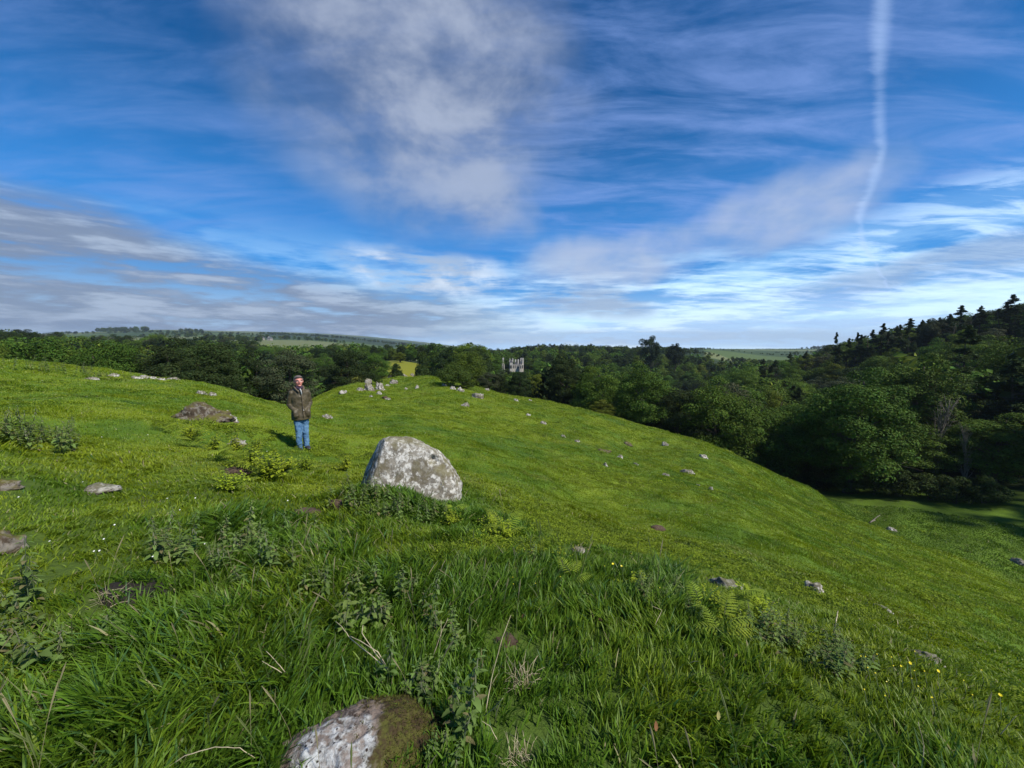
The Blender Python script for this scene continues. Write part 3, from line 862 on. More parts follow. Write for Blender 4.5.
for px, py, Y, sc, lab in [(837, 334, 130, .55, 'dark bushy-headed conifer at the left end of the right-hand skyline'), (858, 334, 128, .6, 'thin conifer tip on the skyline, second from the left'),
                           (884, 325, 122, .8, 'tall pointed conifer on the skyline of the right-hand hill'), (897, 329, 121, .5, 'small conifer between two tall pointed ones on the skyline'),
                           (911, 320, 118, .9, 'leaning ragged conifer on the skyline left of the bare thin trees'), (962, 307, 112, .9, 'conifer above the thin trees high on the right-hand skyline'),
                           (1014, 296, 106, 1.0, 'highest conifer at the top right end of the skyline')]:
    named('spruceB' if sc < .85 else 'spruceA', px, py - 1.5, Y, lab, 'tree', sc * 1.7)
for px, Y, lab in [(932, 114, 'thin open-crowned tree left of centre in the skyline thicket on the right-hand hill'), (945, 113, 'thin open-crowned tree at the right of the skyline thicket on the right-hand hill')]:
    named('greyA', px, 315, Y, lab, 'tree', .8)
_rk = random.Random(4)
for i_ in range(17):
    px_ = 842 + i_ * 11 + _rk.uniform(-4, 4); top_ = float(np.interp(px_, [830, 860, 900, 930, 1024], [345, 336, 328, 321, 301])) - _rk.uniform(-3, 4)
    named(_rk.choice(['spruceA', 'spruceB', 'spruceC']), px_, top_, 124 - (px_ - 840) * .09 + _rk.uniform(-5, 5), 'small conifer in the uneven treeline along the top of the right-hand hill', 'tree', _rk.uniform(.8, 1.3), group='small conifers along the right-hand skyline')
named('oakC', 872, 379, 53, 'large fresh green tree with layered boughs at the front of the right-hand wood', 'tree', 1.1)
named('oakA', 800, 402, 58, 'broad mid green tree in front of the wood, left of the large layered one', 'tree', 1.0)
named('oakB', 915, 418, 46, 'rounded bright green tree at the foot of the right-hand wood', 'tree', .85)
named('spruceC', 1015, 360, 46, 'dark ragged conifer with drooping boughs at the right edge', 'tree', 1.25)
named('oakB', 1000, 408, 43, 'dark rounded tree at the foot of the right-hand wood, left of the ragged conifer', 'tree', .95)
named('darkA', 860, 425, 50, 'shaded tree at the foot of the wood below the large layered one', 'tree', .9)
named('oakC', 760, 420, 57, 'green tree low in the wood where the slope edge meets it', 'tree', 1.0)
for i_, (px_, Y_b) in enumerate([(835, 46), (868, 43.5), (900, 41.5), (930, 40), (958, 39), (990, 37.5), (1018, 37), (805, 48)]):
    x_ = (px_ - 512) / F_PX * Y_b; e_ = plant('smallbush', x_, Y_b + 1.5, 'dark shrub in the undergrowth along the foot of the right-hand wood', 'bush', 'shrubs along the foot of the right-hand wood', 1.5)
    e_.scale = (1.9, 1.5, 1.5)


CASTLE = at(516, 360, 250)
# the wood: real trees on a jittered lattice, nearest and clearest as individuals
rngT = np.random.default_rng(31)
cand = []
def lattice(r0, r1, step):
    xs = np.arange(-320, 330, step); ys = np.arange(8, 330, step)
    gx, gy = np.meshgrid(xs, ys); gx = gx.ravel() + rngT.uniform(-.42, .42, gx.size) * step; gy = gy.ravel() + rngT.uniform(-.42, .42, gy.size) * step
    r = np.hypot(gx, gy); a = np.degrees(np.arctan2(gx, gy))
    k = (r >= r0) & (r < r1) & (np.abs(a) < 61)
    return gx[k], gy[k]
for r0, r1, st in [(34, 120, 6.2), (120, 330, 8.2)]:
    x, y = lattice(r0, r1, st)
    k = base_wood(x, y) & ~((y < 168) & (y > 66) & (x / y > (330 - 512) / F_PX) & (x / y < (436 - 512) / F_PX))
    # the field strip left open and a margin beyond it
    k &= ~((np.degrees(np.arctan2(x, y)) > 26) & (side_of_wood(x, y) < 1.5))
    x, y = x[k], y[k]
    for xx, yy, zz in zip(x, y, H(x, y)):
        cand.append((math.hypot(xx, yy), xx, yy, zz))
cand.sort()
SKYL = np.array([(-400, 327), (0, 327), (50, 330), (60, 337), (100, 337), (250, 338), (290, 345), (420, 346), (460, 345), (560, 345), (640, 347), (690, 349), (716, 357), (770, 357), (800, 353), (830, 346), (860, 338), (900, 330), (930, 323), (1024, 303), (1400, 240)], float)
px_g = np.linspace(0, 1024, 1024)
# silhouette of the open ground itself
def ground_line():
    out = np.full(1024, 768.0)
    rs = np.geomspace(1.5, 66, 260)
    th = np.arctan2((px_g - 512) / F_PX, 1.0)
    for r in rs:
        x, y = r * np.sin(th), r * np.cos(th)
        px, py = project(x, y, H(x, y))
        out = np.minimum(out, np.interp(px_g, px, py))
    return out
line = ground_line()
def keepout(px, top):
    return False
chosen = []; rest = []
for r, x, y, z in cand:
    if any((x - a) ** 2 + (y - b) ** 2 < 16 for a, b in NAMED): continue
    if y < 48 and 922 < project(x, y, z)[0] < 992: continue
    g = vnoise(np.array([x * .03]), np.array([y * .03]), 222)[0]; u = rngT.random()
    a = math.degrees(math.atan2(x, y))
    hgt = rngT.uniform(.78, 1.12)
    ptx, pty = project(x, y, z + 12.3 * hgt)
    pxb, pyb = project(x, y, z)
    if a > 27 and r < 95: hgt *= 1.22; ptx, pty = project(x, y, z + 12.3 * hgt)
    wpx = 4.6 * F_PX / y
    lim_ = float(np.interp(ptx, SKYL[:, 0], SKYL[:, 1])) + (rngT.uniform(-4, 4) if r > 90 else rngT.uniform(-1, 6))
    if pty < lim_:
        hgt *= (pyb - lim_) / max(pyb - pty, 1)
        if hgt < .55: continue
        ptx, pty = project(x, y, z + 12.3 * hgt)
    # keep the mansion, the yellow field and the far fields in sight
    if 503 < ptx + wpx and ptx - wpx < 527 and y < CASTLE[1] + 14 and pty < 370:
        hgt *= .6; ptx, pty = project(x, y, z + 12.3 * hgt)
        if pty < 368: continue
    if 712 < ptx < 768 and pty < 359: hgt *= .75; ptx, pty = project(x, y, z + 12.3 * hgt)
    l, rr_ = int(max(ptx - wpx, 0)), int(min(ptx + wpx, 1023))
    if rr_ <= l: 
        rest.append((x, y, z, hgt)); continue
    seg = line[l:rr_ + 1]
    prof = pty + (pyb - pty) * .5 * np.abs(np.linspace(-1, 1, len(seg))) ** 2
    vis = np.clip(seg - prof, 0, None).sum()
    line[l:rr_ + 1] = np.minimum(seg, prof)
    chosen.append((vis, r, x, y, z, hgt, a, u, g))
chosen.sort(key=lambda c: -c[0])
ind = [c for c in chosen[:278] if c[0] > 14]
rest += [(c[2], c[3], c[4], c[5]) for c in chosen[len(ind):]]
print('trees individual', len(ind), 'rest', len(rest))
for vis, r, x, y, z, hgt, a, u, g in ind:
    slim = (14 < a < 30) and 118 < r < 165
    if a > 27:
        if u < (.09 if r < 80 else .24): key, lab, cat, grp = 'spruceC', 'dark ragged conifer among the broadleaf trees of the right-hand hillside wood', 'tree', 'conifers in the right-hand hillside wood'
        else:
            key = ['oakA', 'oakB', 'oakC', 'darkB', 'ashA', 'oakC', 'greyA'][int((u * 31) % 7)]
            lab, grp = 'leafy green tree in the wood climbing the hill at the right', 'broadleaf trees on the right-hand hill'
            cat = 'tree'
    elif slim:
        key, lab, cat, grp = 'slim', 'slender grey-green birch in the even stand in the middle of the valley', 'tree', 'slender trees standing in the valley plantation'
    elif a > -6:
        key = ['darkA', 'oakA', 'oakB', 'darkB', 'oakC', 'ashA', 'darkA'][int((u * 31 + g * 2) % 7)]
        lab, cat, grp = 'dark green tree in the valley wood below and beyond the grassy slope', 'tree', 'broadleaf trees in the valley wood'
    elif a > -25:
        key = ['oakA', 'oakB', 'darkA', 'oakB', 'darkB'][int((u * 31) % 5)]
        lab, cat, grp = 'dark green tree in the wood round the knoll and the yellow field', 'tree', 'broadleaf trees behind the knoll'
    else:
        key = ['oakB', 'darkB', 'darkB', 'darkA', 'oakC', 'darkA', 'oakA', 'greyA'][int((u * 31) % 8)]
        lab, cat, grp = 'dark green tree in the wood beyond the brow at the left', 'tree', 'broadleaf trees in the left-hand wood'
    Ht = TREE_KINDS[key][1]
    s = 12.3 * hgt / Ht if key != 'slim' else .9
    if key == 'spruceC' and r > 80: s *= 1.12
    w = random.uniform(.88, 1.15)
    e = plant(key, x, y, lab, cat, grp, 1.0, z=z)
    e.scale = (s * w, s * w, s)

def wood_mass(name, pts, label, big=1.0):
    Vs = []; Ts = []; Cs = []; b = 0
    rg = np.random.default_rng(3)
    for (x, y, z, hgt) in pts:
        V, T, C = low_crown('abdbcaed'[rg.integers(8)])
        a = rg.uniform(0, 2 * PI); co, si = math.cos(a), math.sin(a)
        s = hgt * big * rg.uniform(.9, 1.1)
        Vs.append(np.stack([(V[:, 0] * co - V[:, 1] * si) * s + x, (V[:, 0] * si + V[:, 1] * co) * s + y, V[:, 2] * s + z], 1))
        Ts.append(T + b); Cs.append(C * rg.uniform(.75, 1.2)); b += len(V)
    me = mesh_fast(name, np.concatenate(Vs), np.concatenate(Ts), None, np.concatenate(Cs), M_LEAF)
    link(name, me, kind='stuff', label=label, cat='wood')
wood_mass('distant_wood', rest, 'mass of further treetops filling the valley behind the nearer trees')

# hedgerows and copses on the far country
far_pts = []
for px0, px1, Y, n, hh in [(100, 152, 1450, 70, 1.5), (183, 205, 1450, 30, 1.3), (0, 60, 520, 40, 1.0), (205, 262, 640, 60, .9), (60, 100, 560, 22, .7), (150, 215, 1100, 40, .8), (262, 425, 1480, 220, .9), (262, 345, 900, 50, .9), (60, 262, 1300, 120, .8), (100, 260, 900, 60, .8),
                           (345, 430, 620, 60, 1.0), (425, 560, 520, 160, 1.0), (425, 712, 800, 260, 1.0), (560, 706, 560, 160, 1.0), (440, 560, 380, 70, .95), (560, 720, 420, 110, .95), (720, 800, 380, 50, .6), (700, 830, 1300, 90, 1.0), (755, 825, 2000, 110, 1.4),
                           (720, 860, 620, 40, .7), (540, 720, 700, 70, 1.0), (820, 900, 420, 50, .8), (770, 840, 760, 30, .8)]:
    for i in range(n):
        px = rngT.uniform(px0, px1); yy = Y * rngT.uniform(.97, 1.03)
        x = (px - 512) / F_PX * yy * 1.0
        g_ = h1(x, yy); k_ = hh * rngT.uniform(.7, 1.15)
        _, _, zl = at(px, float(np.interp(px, SKYL[:, 0], SKYL[:, 1])) - (3 if Y > 1000 else 0) - rngT.uniform(-2.5, 3), yy)
        if g_ + 12 * k_ > zl and px > 425: k_ = max((zl - g_) / 12, .25)
        far_pts.append((x, yy, g_ - .5, k_))
wood_mass('far_copses', far_pts, 'dark copses and hedgerow trees scattered over the far fields')
# ------------------------------------------------------------------ stones
def rock_mat(name, base, pale, moss, lichen=.5, mossy=.3, scale=6.):
    m, t = new_mat(name); N = NT_(t)
    tc = N.n('ShaderNodeTexCoord'); o = tc.outputs['Object']
    geo = N.n('ShaderNodeNewGeometry')
    nz = N.n('ShaderNodeSeparateXYZ', i={0: geo.outputs['Normal']}).outputs[2]
    a = N.noise(o, scale, 7, .65, .4); b = N.noise(o, scale * .45, 5, .6, .6); c = N.noise(o, scale * 3.5, 5, .6); d = N.noise(o, scale * 1.8, 6, .7, .2)
    vor = N.n('ShaderNodeTexVoronoi', i={'Scale': scale * 3.0}); N.link(o, vor.inputs['Vector'])
    col = N.mix(N.smooth(a, .35, .65), base, tuple(x * .55 for x in base))
    col = N.mix(N.m('MULTIPLY', N.smooth(d, .46, .56), lichen + .25, clamp=True), col, tuple(x * .75 for x in pale))
    col = N.mix(N.m('MULTIPLY', N.smooth(N.m('SUBTRACT', d, N.m('MULTIPLY', vor.outputs['Distance'], .22)), .40, .47), lichen, clamp=True), col, pale)
    # brown stains, green-grey crust and dark pits
    col = N.mix(N.m('MULTIPLY', N.smooth(b, .50, .58), .75), col, (.11, .088, .055))
    col = N.mix(N.m('MULTIPLY', N.smooth(N.m('ADD', N.m('MULTIPLY', nz, .35), b), .60, .85), mossy, clamp=True), col, moss)
    col = N.mix(N.m('MULTIPLY', N.smooth(c, .36, .26), .8), col, (.03, .027, .022))
    p = N.n('ShaderNodeBsdfPrincipled', i={'Base Color': col, 'Roughness': .9, 'Specular IOR Level': .2})
    hgt = N.m('ADD', N.m('MULTIPLY', a, .6), N.m('MULTIPLY', c, .4))
    bp = N.n('ShaderNodeBump', i={'Height': hgt, 'Strength': .9, 'Distance': .03}); N.link(bp.outputs[0], p.inputs['Normal'])
    N.n('ShaderNodeOutputMaterial', i={0: p.outputs[0]})
    return m
M_BOULDER = rock_mat('lichen_stone', (.27, .245, .20), (.60, .58, .52), (.15, .14, .06), .62, .5, 8.)
M_ROCK = rock_mat('field_stone', (.19, .165, .135), (.46, .44, .39), (.09, .10, .025), .45, .5, 6.)
M_MOSSY = rock_mat('mossy_stone', (.085, .062, .042), (.36, .33, .28), (.10, .095, .02), .16, .9, 6.)
M_PALE = rock_mat('pale_stone', (.24, .21, .175), (.56, .54, .49), (.10, .10, .03), .75, .4, 5.)
M_EARTH = plain_mat('worn_earth', (.10, .065, .04), .95, .6, 25, .5)

def blob_mesh(name, fn, mat, sub=5):
    """rounded solid: fn(unit direction) -> point"""
    import bmesh
    bm = bmesh.new(); bmesh.ops.create_icosphere(bm, subdivisions=sub, radius=1)
    for v in bm.verts: v.co = fn(v.co.normalized())
    me = bpy.data.meshes.new(name); bm.to_mesh(me); bm.free()
    me.polygons.foreach_set('use_smooth', [True] * len(me.polygons)); me.materials.append(mat)
    return me

def fb3(p, o=4):
    return mnoise.fractal(p, .6, 2.1, o)

def rock_mesh(w, d, h, seed, mat, flat=.5, rough=.16, sub=4):
    off = Vector((seed * 3.7, seed * 1.3, seed * 5.1))
    planes = []
    rr = random.Random(seed)
    for i in range(7):
        n = Vector((rr.uniform(-1, 1), rr.uniform(-1, 1), rr.uniform(-.1, 1))).normalized(); planes.append((n, rr.uniform(.62, .92)))
    def fn(u):
        p = Vector(u)
        for n, k in planes:
            q = p.dot(n)
            if q > k: p = p - n * (q - k) * .85
        p = p * (1 + rough * fb3(p * 1.5 + off) + rough * .35 * fb3(p * 5 + off))
        return Vector((p.x * w / 2, p.y * d / 2, p.z * h * (.75 if p.z > 0 else .45)))
    return blob_mesh('stone', fn, mat, sub)

def stone(px, py, wpx, hpx, label, mat=None, seed=1, name='stone', cat='rock', group=None, depth=.7, rough=.16, sink=.12, rot=None, sub=4):
    """px, py = where its foot shows"""
    x, y, z = hit(px, py)
    w = wpx * y / F_PX; h = hpx * y / F_PX
    y2 = y + w * depth * .35
    x2 = x * y2 / y
    me = rock_mesh(w * 1.05, w * depth, h * 1.15, seed, mat or M_ROCK, rough=rough, sub=sub)
    sink = .12 if wpx > 25 else -.10
    n = normal(x2, y2, .3)
    o = link(name, me, None, label, cat, group, loc=(x2, y2, h1(x2, y2) + h * sink))
    o.rotation_euler = (0, 0, math.atan2(-x, y) + (rot if rot is not None else random.uniform(-.3, .3)))
    return o

# the big leaning boulder
def boulder():
    x, y, z = hit(408, 502); Y = 5.5
    k = Y / F_PX
    cx = 411.0
    base_py = 505.0
    # outline as seen: (px, py)
    out = [(358, 476), (362, 463), (368, 450), (373, 441.5), (380, 438.5), (392, 438), (404, 437.8), (414, 440), (426, 446.5), (437, 454), (447, 464), (454, 474), (459.5, 486), (460.5, 497), (459, 512), (440, 527), (400, 532), (368, 520), (357, 498)]
    c0 = Vector((410, 0, 482))
    pts = []
    for px, py in out:
        pts.append((math.atan2(c0.z - py, px - c0.x), math.hypot((px - c0.x), (py - c0.z))))
    pts.sort()
    an = np.array([p[0] for p in pts]); ra = np.array([p[1] for p in pts]) * k
    an = np.concatenate([an - 2 * PI, an, an + 2 * PI]); ra = np.concatenate([ra, ra, ra])
    off = Vector((4.2, 1.1, 7.7))
    def fn(u):
        s = u.y; c = math.sqrt(max(1 - s * s, 0)) + 1e-6
        th = math.atan2(u.z, u.x)
        R = float(np.interp(th, an, ra))
        # boxy section: flat broad faces, rounded rim
        cc = c ** .62; ss = math.copysign(abs(s) ** .85, s)
        p = Vector((math.cos(th) * R * cc, ss * .36, math.sin(th) * R * cc))
        q_ = fb3(p * 2.2 + off * 2)
        nn = 1 + .05 * fb3(p * 2.4 + off) + .025 * fb3(p * 7 + off) + .008 * fb3(p * 24 + off) - .05 * max(0, .10 - abs(q_)) / .10 * (.5 if p.y < 0 else 0)
        p = p * nn
        for n_, q_2 in ((Vector((0.0, -1, .18)).normalized(), .29), (Vector((.62, -.15, .78)).normalized(), .56), (Vector((-.85, -.3, .35)).normalized(), .58), (Vector((.3, -.75, .6)).normalized(), .50)):
            dd_ = p.dot(n_)
            if dd_ > q_2: p = p - n_ * (dd_ - q_2) * .8
        # hollows near the top right
        for hx, hz, hr, dep in ((.30, .30, .05, .09), (.42, .22, .07, .08), (.50, .13, .05, .05), (-.25, .12, .05, .02)):
            dd = math.hypot(p.x - hx, p.z - hz)
            if p.y < 0 and dd < hr * 1.6: p.y += dep * math.exp(-(dd / hr) ** 2)
        return p
    me = blob_mesh('boulder', fn, M_BOULDER, 6)
    X, YY, ZZ = at(410, 482, Y)
    o = link('boulder', me, None, 'large pale boulder blotched with white lichen, rounded at the top and sloping to the right', 'boulder', loc=(X, YY + .12, ZZ))
    o.rotation_euler = (math.radians(-8), 0, math.radians(14))
boulder()

# the stone at the photographer's feet
def foot_stone():
    k = 1.62 / F_PX
    X, YY, ZZ = at(350, 775, 1.30)
    off = Vector((1.2, 8.1, 3.7))
    def fn(u):
        p = Vector(u)
        for n, q in ((Vector((-.2, -.75, .63)).normalized(), .62), (Vector((.5, -.5, .7)).normalized(), .78), (Vector((-.75, -.1, .6)).normalized(), .7)):
            d = p.dot(n)
            if d > q: p = p - n * (d - q) * .85
        p = p * (1 + .09 * fb3(p * 1.6 + off) + .035 * fb3(p * 6 + off) + .015 * fb3(p * 18 + off))
        p = p * (1 - .05 * max(0, .12 - abs(fb3(p * 2.6 + off * 3))) / .12)
        return Vector((p.x * .43, p.y * .26, p.z * .19))
    me = blob_mesh('stone', fn, M_FOOT, 6)
    rm = np.random.default_rng(8); vs = np.empty(len(me.vertices) * 3); me.vertices.foreach_get('co', vs); vs = vs.reshape(-1, 3)
    ns = np.empty(len(me.vertices) * 3); me.vertices.foreach_get('normal', ns); ns = ns.reshape(-1, 3)
    kk = np.where((vs[:, 0] + .12 * np.array([fb3(Vector(v) * 9) for v in vs]) > .185) & (ns[:, 2] > -.1))[0]
    kk = np.concatenate([rm.choice(kk, 9000)]); P0 = vs[kk] + rm.normal(0, .003, (len(kk), 3)); D = ns[kk] + rm.normal(0, .5, (len(kk), 3)); D /= np.linalg.norm(D, axis=1)[:, None]
    S_ = np.cross(D, rm.normal(size=D.shape)); S_ /= np.linalg.norm(S_, axis=1)[:, None]; Lm = rm.uniform(.004, .013, len(kk))[:, None]
    VM = np.stack([P0 - S_ * .0012, P0 + S_ * .0012, P0 + D * Lm], 1).reshape(-1, 3); TM = np.arange(len(VM)).reshape(-1, 3)
    cm_ = np.where(rm.random(len(kk))[:, None] < .55, np.array([.13, .13, .02]), np.array([.09, .06, .025])) * rm.uniform(.6, 1.4, len(kk))[:, None]
    moss_me = mesh_fast('moss', VM, TM, None, np.repeat(cm_, 3, 0), M_HERB)
    o = link('stone', me, None, 'brown stone in the grass at the bottom edge, half white lichen and half green moss', 'rock', loc=(X - .085, YY + .04, h1(X, YY) - .055))
    o.rotation_euler = (0, math.radians(-10), math.radians(22))
    link('moss', moss_me, o)
def foot_mat():
    m, t = new_mat('foot_stone'); N = NT_(t)
    tc = N.n('ShaderNodeTexCoord'); o = tc.outputs['Object']
    s = N.n('ShaderNodeSeparateXYZ', i={0: o}); x_, y_, z_ = s.outputs
    a = N.noise(o, 12, 7, .65, .4); b = N.noise(o, 5, 5, .6, .6); c = N.noise(o, 34, 6, .65)
    col = N.mix(N.smooth(a, .44, .56), (.20, .155, .125), (.06, .045, .037))
    col = N.mix(N.smooth(c, .52, .64, 0, .6), col, (.30, .26, .22))
    wob = N.m('ADD', N.m('MULTIPLY', N.m('SUBTRACT', b, .5), .35), N.m('MULTIPLY', N.m('SUBTRACT', c, .5), .16))
    # white crust across the crest
    e = N.m('ADD', N.m('MULTIPLY', N.m('ADD', x_, -.03), N.m('ADD', x_, -.03)), N.m('MULTIPLY', N.m('MULTIPLY', N.m('ADD', y_, .02), N.m('ADD', y_, .02)), 1.2))
    e = N.m('ADD', e, N.m('MULTIPLY', wob, .12))
    wm = N.m('MULTIPLY', N.smooth(e, .030, .022), N.smooth(c, .34, .46))
    col = N.mix(N.m('MULTIPLY', wm, N.smooth(a, .40, .56, .1, 1.0)), col, N.mix(N.smooth(c, .4, .6), (.25, .245, .23), (.48, .49, .48)))
    e2 = N.m('ADD', N.m('ADD', x_, .27), N.m('MULTIPLY', wob, .3)); e2 = N.m('ABSOLUTE', e2)
    col = N.mix(N.m('MULTIPLY', N.smooth(e2, .06, .03), N.smooth(a, .46, .54)), col, (.60, .60, .58))
    mm = N.smooth(N.m('ADD', x_, wob), .17, .215)
    vv = N.n('ShaderNodeTexVoronoi', i={'Scale': 42.0}); N.link(o, vv.inputs['Vector'])
    col = N.mix(N.m('MULTIPLY', N.smooth(vv.outputs['Distance'], .30, .16), N.smooth(a, .46, .54)), col, (.035, .025, .02))
    moss = N.mix(N.smooth(c, .4, .6), (.085, .085, .018), (.055, .038, .018))
    col = N.mix(mm, col, moss)
    p = N.n('ShaderNodeBsdfPrincipled', i={'Base Color': col, 'Roughness': .92, 'Specular IOR Level': .2})
    hgt = N.m('ADD', N.m('MULTIPLY', a, .5), N.m('MULTIPLY', c, .5))
    bp = N.n('ShaderNodeBump', i={'Height': hgt, 'Strength': 1.0, 'Distance': .03}); N.link(bp.outputs[0], p.inputs['Normal'])
    N.n('ShaderNodeOutputMaterial', i={0: p.outputs[0]})
    return m
M_FOOT = foot_mat()
foot_stone()

STONES = [
 # left brow
 (100, 495, 28, 8, 'flat grey stone flush in the short grass on the left', M_ROCK), (205, 421, 44, 17, 'low mossy brown outcrop on the left rise with pale lower edge', M_MOSSY),
 (229, 421, 16, 11, 'black and white lichened stone at the right end of the mossy outcrop', M_PALE), (237, 446, 16, 8, 'small black and white stone below the mossy outcrop, above the bracken', M_ROCK),
 (2, 492, 26, 10, 'brown mossy stone cut by the left edge, upper of two', M_MOSSY), (0, 556, 34, 24, 'brown mossy stone cut by the left edge, lower of two', M_MOSSY),
 (135, 379, 9, 4, 'pale stone at the left end of the rocks along the left brow', M_PALE), (147, 379.5, 13, 5, 'largest whitish rock of the row along the left brow', M_PALE),
 (160, 380.5, 8, 4, 'small whitish rock in the middle of the row along the left brow', M_PALE), (172, 380, 12, 5, 'pale brown rock at the right end of the row along the left brow', M_ROCK),
 (92, 380, 10, 4, 'small low stone left of the row of rocks on the left brow', M_ROCK), (113, 377, 9, 4, 'tiny pale stone between the low stone and the row on the left brow', M_PALE),
 (202, 395, 10, 5, 'reddish grey rock on the left brow, left one of a close pair', M_ROCK), (211, 396, 8, 5, 'reddish grey rock on the left brow, right one of a close pair', M_ROCK),
 (327, 418.5, 11, 5, 'small grey stone in the saddle to the right of the man', M_ROCK),
 # foreground right slope
 (812, 592, 17, 15, 'white-faced stone on the slope above the dry white stalk', M_PALE), (725, 589, 30, 10, 'flat grey brown stone in the herbs right of the centre', M_ROCK),
 (881, 611, 16, 6, 'dull low grey stone on the slope right of the white-faced one', M_ROCK), (928, 661, 26, 7, 'flat pale grey stone low on the right slope', M_ROCK),
 (1020, 566, 14, 7, 'grey stone at the right edge of the picture on the slope', M_ROCK), (892, 531, 10, 4, 'small pale stone beside the field on the lower slope', M_PALE),
 (577, 553, 18, 7, 'brown crumbling stone near the centre of the near slope', M_ROCK),
 # knoll
 (369, 391, 11, 11, 'pointed grey outcrop, left part, on the left flank of the knoll', M_ROCK), (368, 384, 9, 8, 'dark grey outcrop top on the left flank of the knoll', M_ROCK),
 (360, 391, 7, 5, 'low stone at the left foot of the grey outcrop on the knoll', M_ROCK), (379, 390, 10, 10, 'bright white block beside the grey outcrop on the knoll', M_PALE),
 (343, 394, 8, 5, 'whitish stone down the left slope of the knoll', M_PALE), (379, 394.5, 5, 4, 'small white stone under the bright white block on the knoll', M_PALE),
 (387, 386.5, 5, 3, 'small white stone right of the small dark bush on the knoll', M_PALE), (394, 384, 9, 5, 'grey slab with white tip near the middle of the knoll', M_ROCK),
 (371, 397, 4, 3, 'tiny white stone low on the left of the knoll', M_PALE), (388, 400, 6, 3, 'dull stone beside the dark hole in the turf of the knoll', M_ROCK),
 (406, 389.5, 3, 2.5, 'tiny white stone in the middle of the knoll', M_PALE), (417, 388.5, 4, 4, 'upright small white stone in the middle of the knoll', M_PALE),
 (421, 375.5, 12, 4, 'largest pale block on top of the knoll under the round tree', M_PALE), (403, 376.5, 8, 3, 'pale stone of the tumbled row along the knoll top, middle', M_PALE),
 (390, 378, 6, 3, 'pale stone of the tumbled row along the knoll top, leftmost', M_PALE), (412, 376, 5, 2.5, 'small stone of the tumbled row left of the largest block', M_ROCK),
 (453, 389.5, 7, 4, 'white stone at the left of the white pair below the hawthorn', M_PALE), (460, 391.5, 10, 5, 'longest white stone, at the right of the pair below the hawthorn', M_PALE),
 (477, 398, 12, 7, 'grey rubble mound on the right of the knoll', M_ROCK), (465, 406.5, 9, 5, 'grey pale stone by itself below the hawthorn stones', M_ROCK),
 (444, 386, 5, 3, 'tiny stone just left of the hawthorn stones', M_ROCK), (487, 390.5, 6, 2.5, 'tiny stone at the far right edge of the knoll', M_ROCK),
 # long slope
 (603, 452, 13, 4, 'brownish low rock, largest on the upper part of the long slope', M_MOSSY), (620, 458, 6, 4, 'pale stone right of the brownish rock on the long slope', M_PALE),
 (605, 466, 5, 4, 'white stone under the brownish rock on the long slope', M_PALE), (636, 465, 5, 3, 'dull stone right of the white one on the long slope', M_ROCK),
 (627, 445, 10, 4, 'brown rock above the pale stone on the long slope', M_MOSSY), (665, 446, 8, 4, 'small rock just under the skyline edge of the long slope', M_ROCK),
 (703, 458, 9, 4, 'whitish rock near the edge of the long slope', M_PALE), (687, 473, 13, 5, 'dark topped rock with a white end in the middle of the long slope', M_ROCK),
 (698, 486, 4, 3, 'left white stone of two low on the long slope', M_PALE), (711, 490, 5, 4, 'right white stone of two low on the long slope', M_PALE),
 (666, 476, 8, 3, 'flat dull stone left of the dark topped rock', M_ROCK), (563, 437, 5, 3, 'small white stone by the pale hummock on the upper slope', M_PALE),
 (528, 415.5, 5, 3, 'white stone high on the upper slope', M_PALE), (530, 401, 4, 2.5, 'tiny white stone on the skyline of the upper slope', M_PALE), (516, 401, 5, 3, 'tiny pale stone beside the skyline white one', M_PALE),
 (543, 424, 7, 3, 'grey stone between the upper white stones of the slope', M_ROCK), (577, 442, 6, 3, 'grey stone at the left of the brownish rock', M_ROCK),
]
for i, (px, py, w, h, lab, mt) in enumerate(STONES):
    stone(px, py, w, h, lab, mt, seed=i + 3, sub=4, rough=.34)

# ------------------------------------------------------------------ worn earth and molehills
for i, (px, py, wp, hp, lab, nm, cat) in enumerate([
    (300, 519, 30, 10, 'bare brown scrape of earth in front of the boulder', 'earth_mound', 'molehill'), (338, 508, 18, 10, 'small crumbly brown mound of earth near the boulder foot', 'earth_mound', 'molehill'),
    (658, 530, 14, 6, 'reddish brown mound of earth on the near slope', 'earth_mound', 'molehill'), (505, 645, 22, 9, 'rusty brown patch of bare earth right of the dry stalks', 'earth_mound', 'molehill'),
    (384, 399.5, 6, 6, 'dark burrow hump in the turf of the knoll', 'earth_mound', 'molehill'), (232, 474, 24, 6, 'brown worn hollow under the bracken on the left', 'earth_mound', 'molehill')]):
    x, y, z = hit(px, py); w = wp * y / F_PX; h = hp * y / F_PX
    me = rock_mesh(w * 1.3, w * 1.0, h * .9, 60 + i, M_EARTH, rough=.3)
    link(nm, me, None, lab, cat, loc=(x, y + w * .3, h1(x, y + w * .3) - h * .12))
x, y, z = hit(110, 606)
M_SOIL = plain_mat('dark_soil', (.022, .017, .013), .95, .6, 30, .5)
me = rock_mesh(.42, .34, .10, 91, M_SOIL, rough=.35)
link('burrow_mouth', me, None, 'dark hollow of bare soil with dead grass lying across it on the left', 'burrow', loc=(x, y + .1, h1(x, y + .1) - .01))

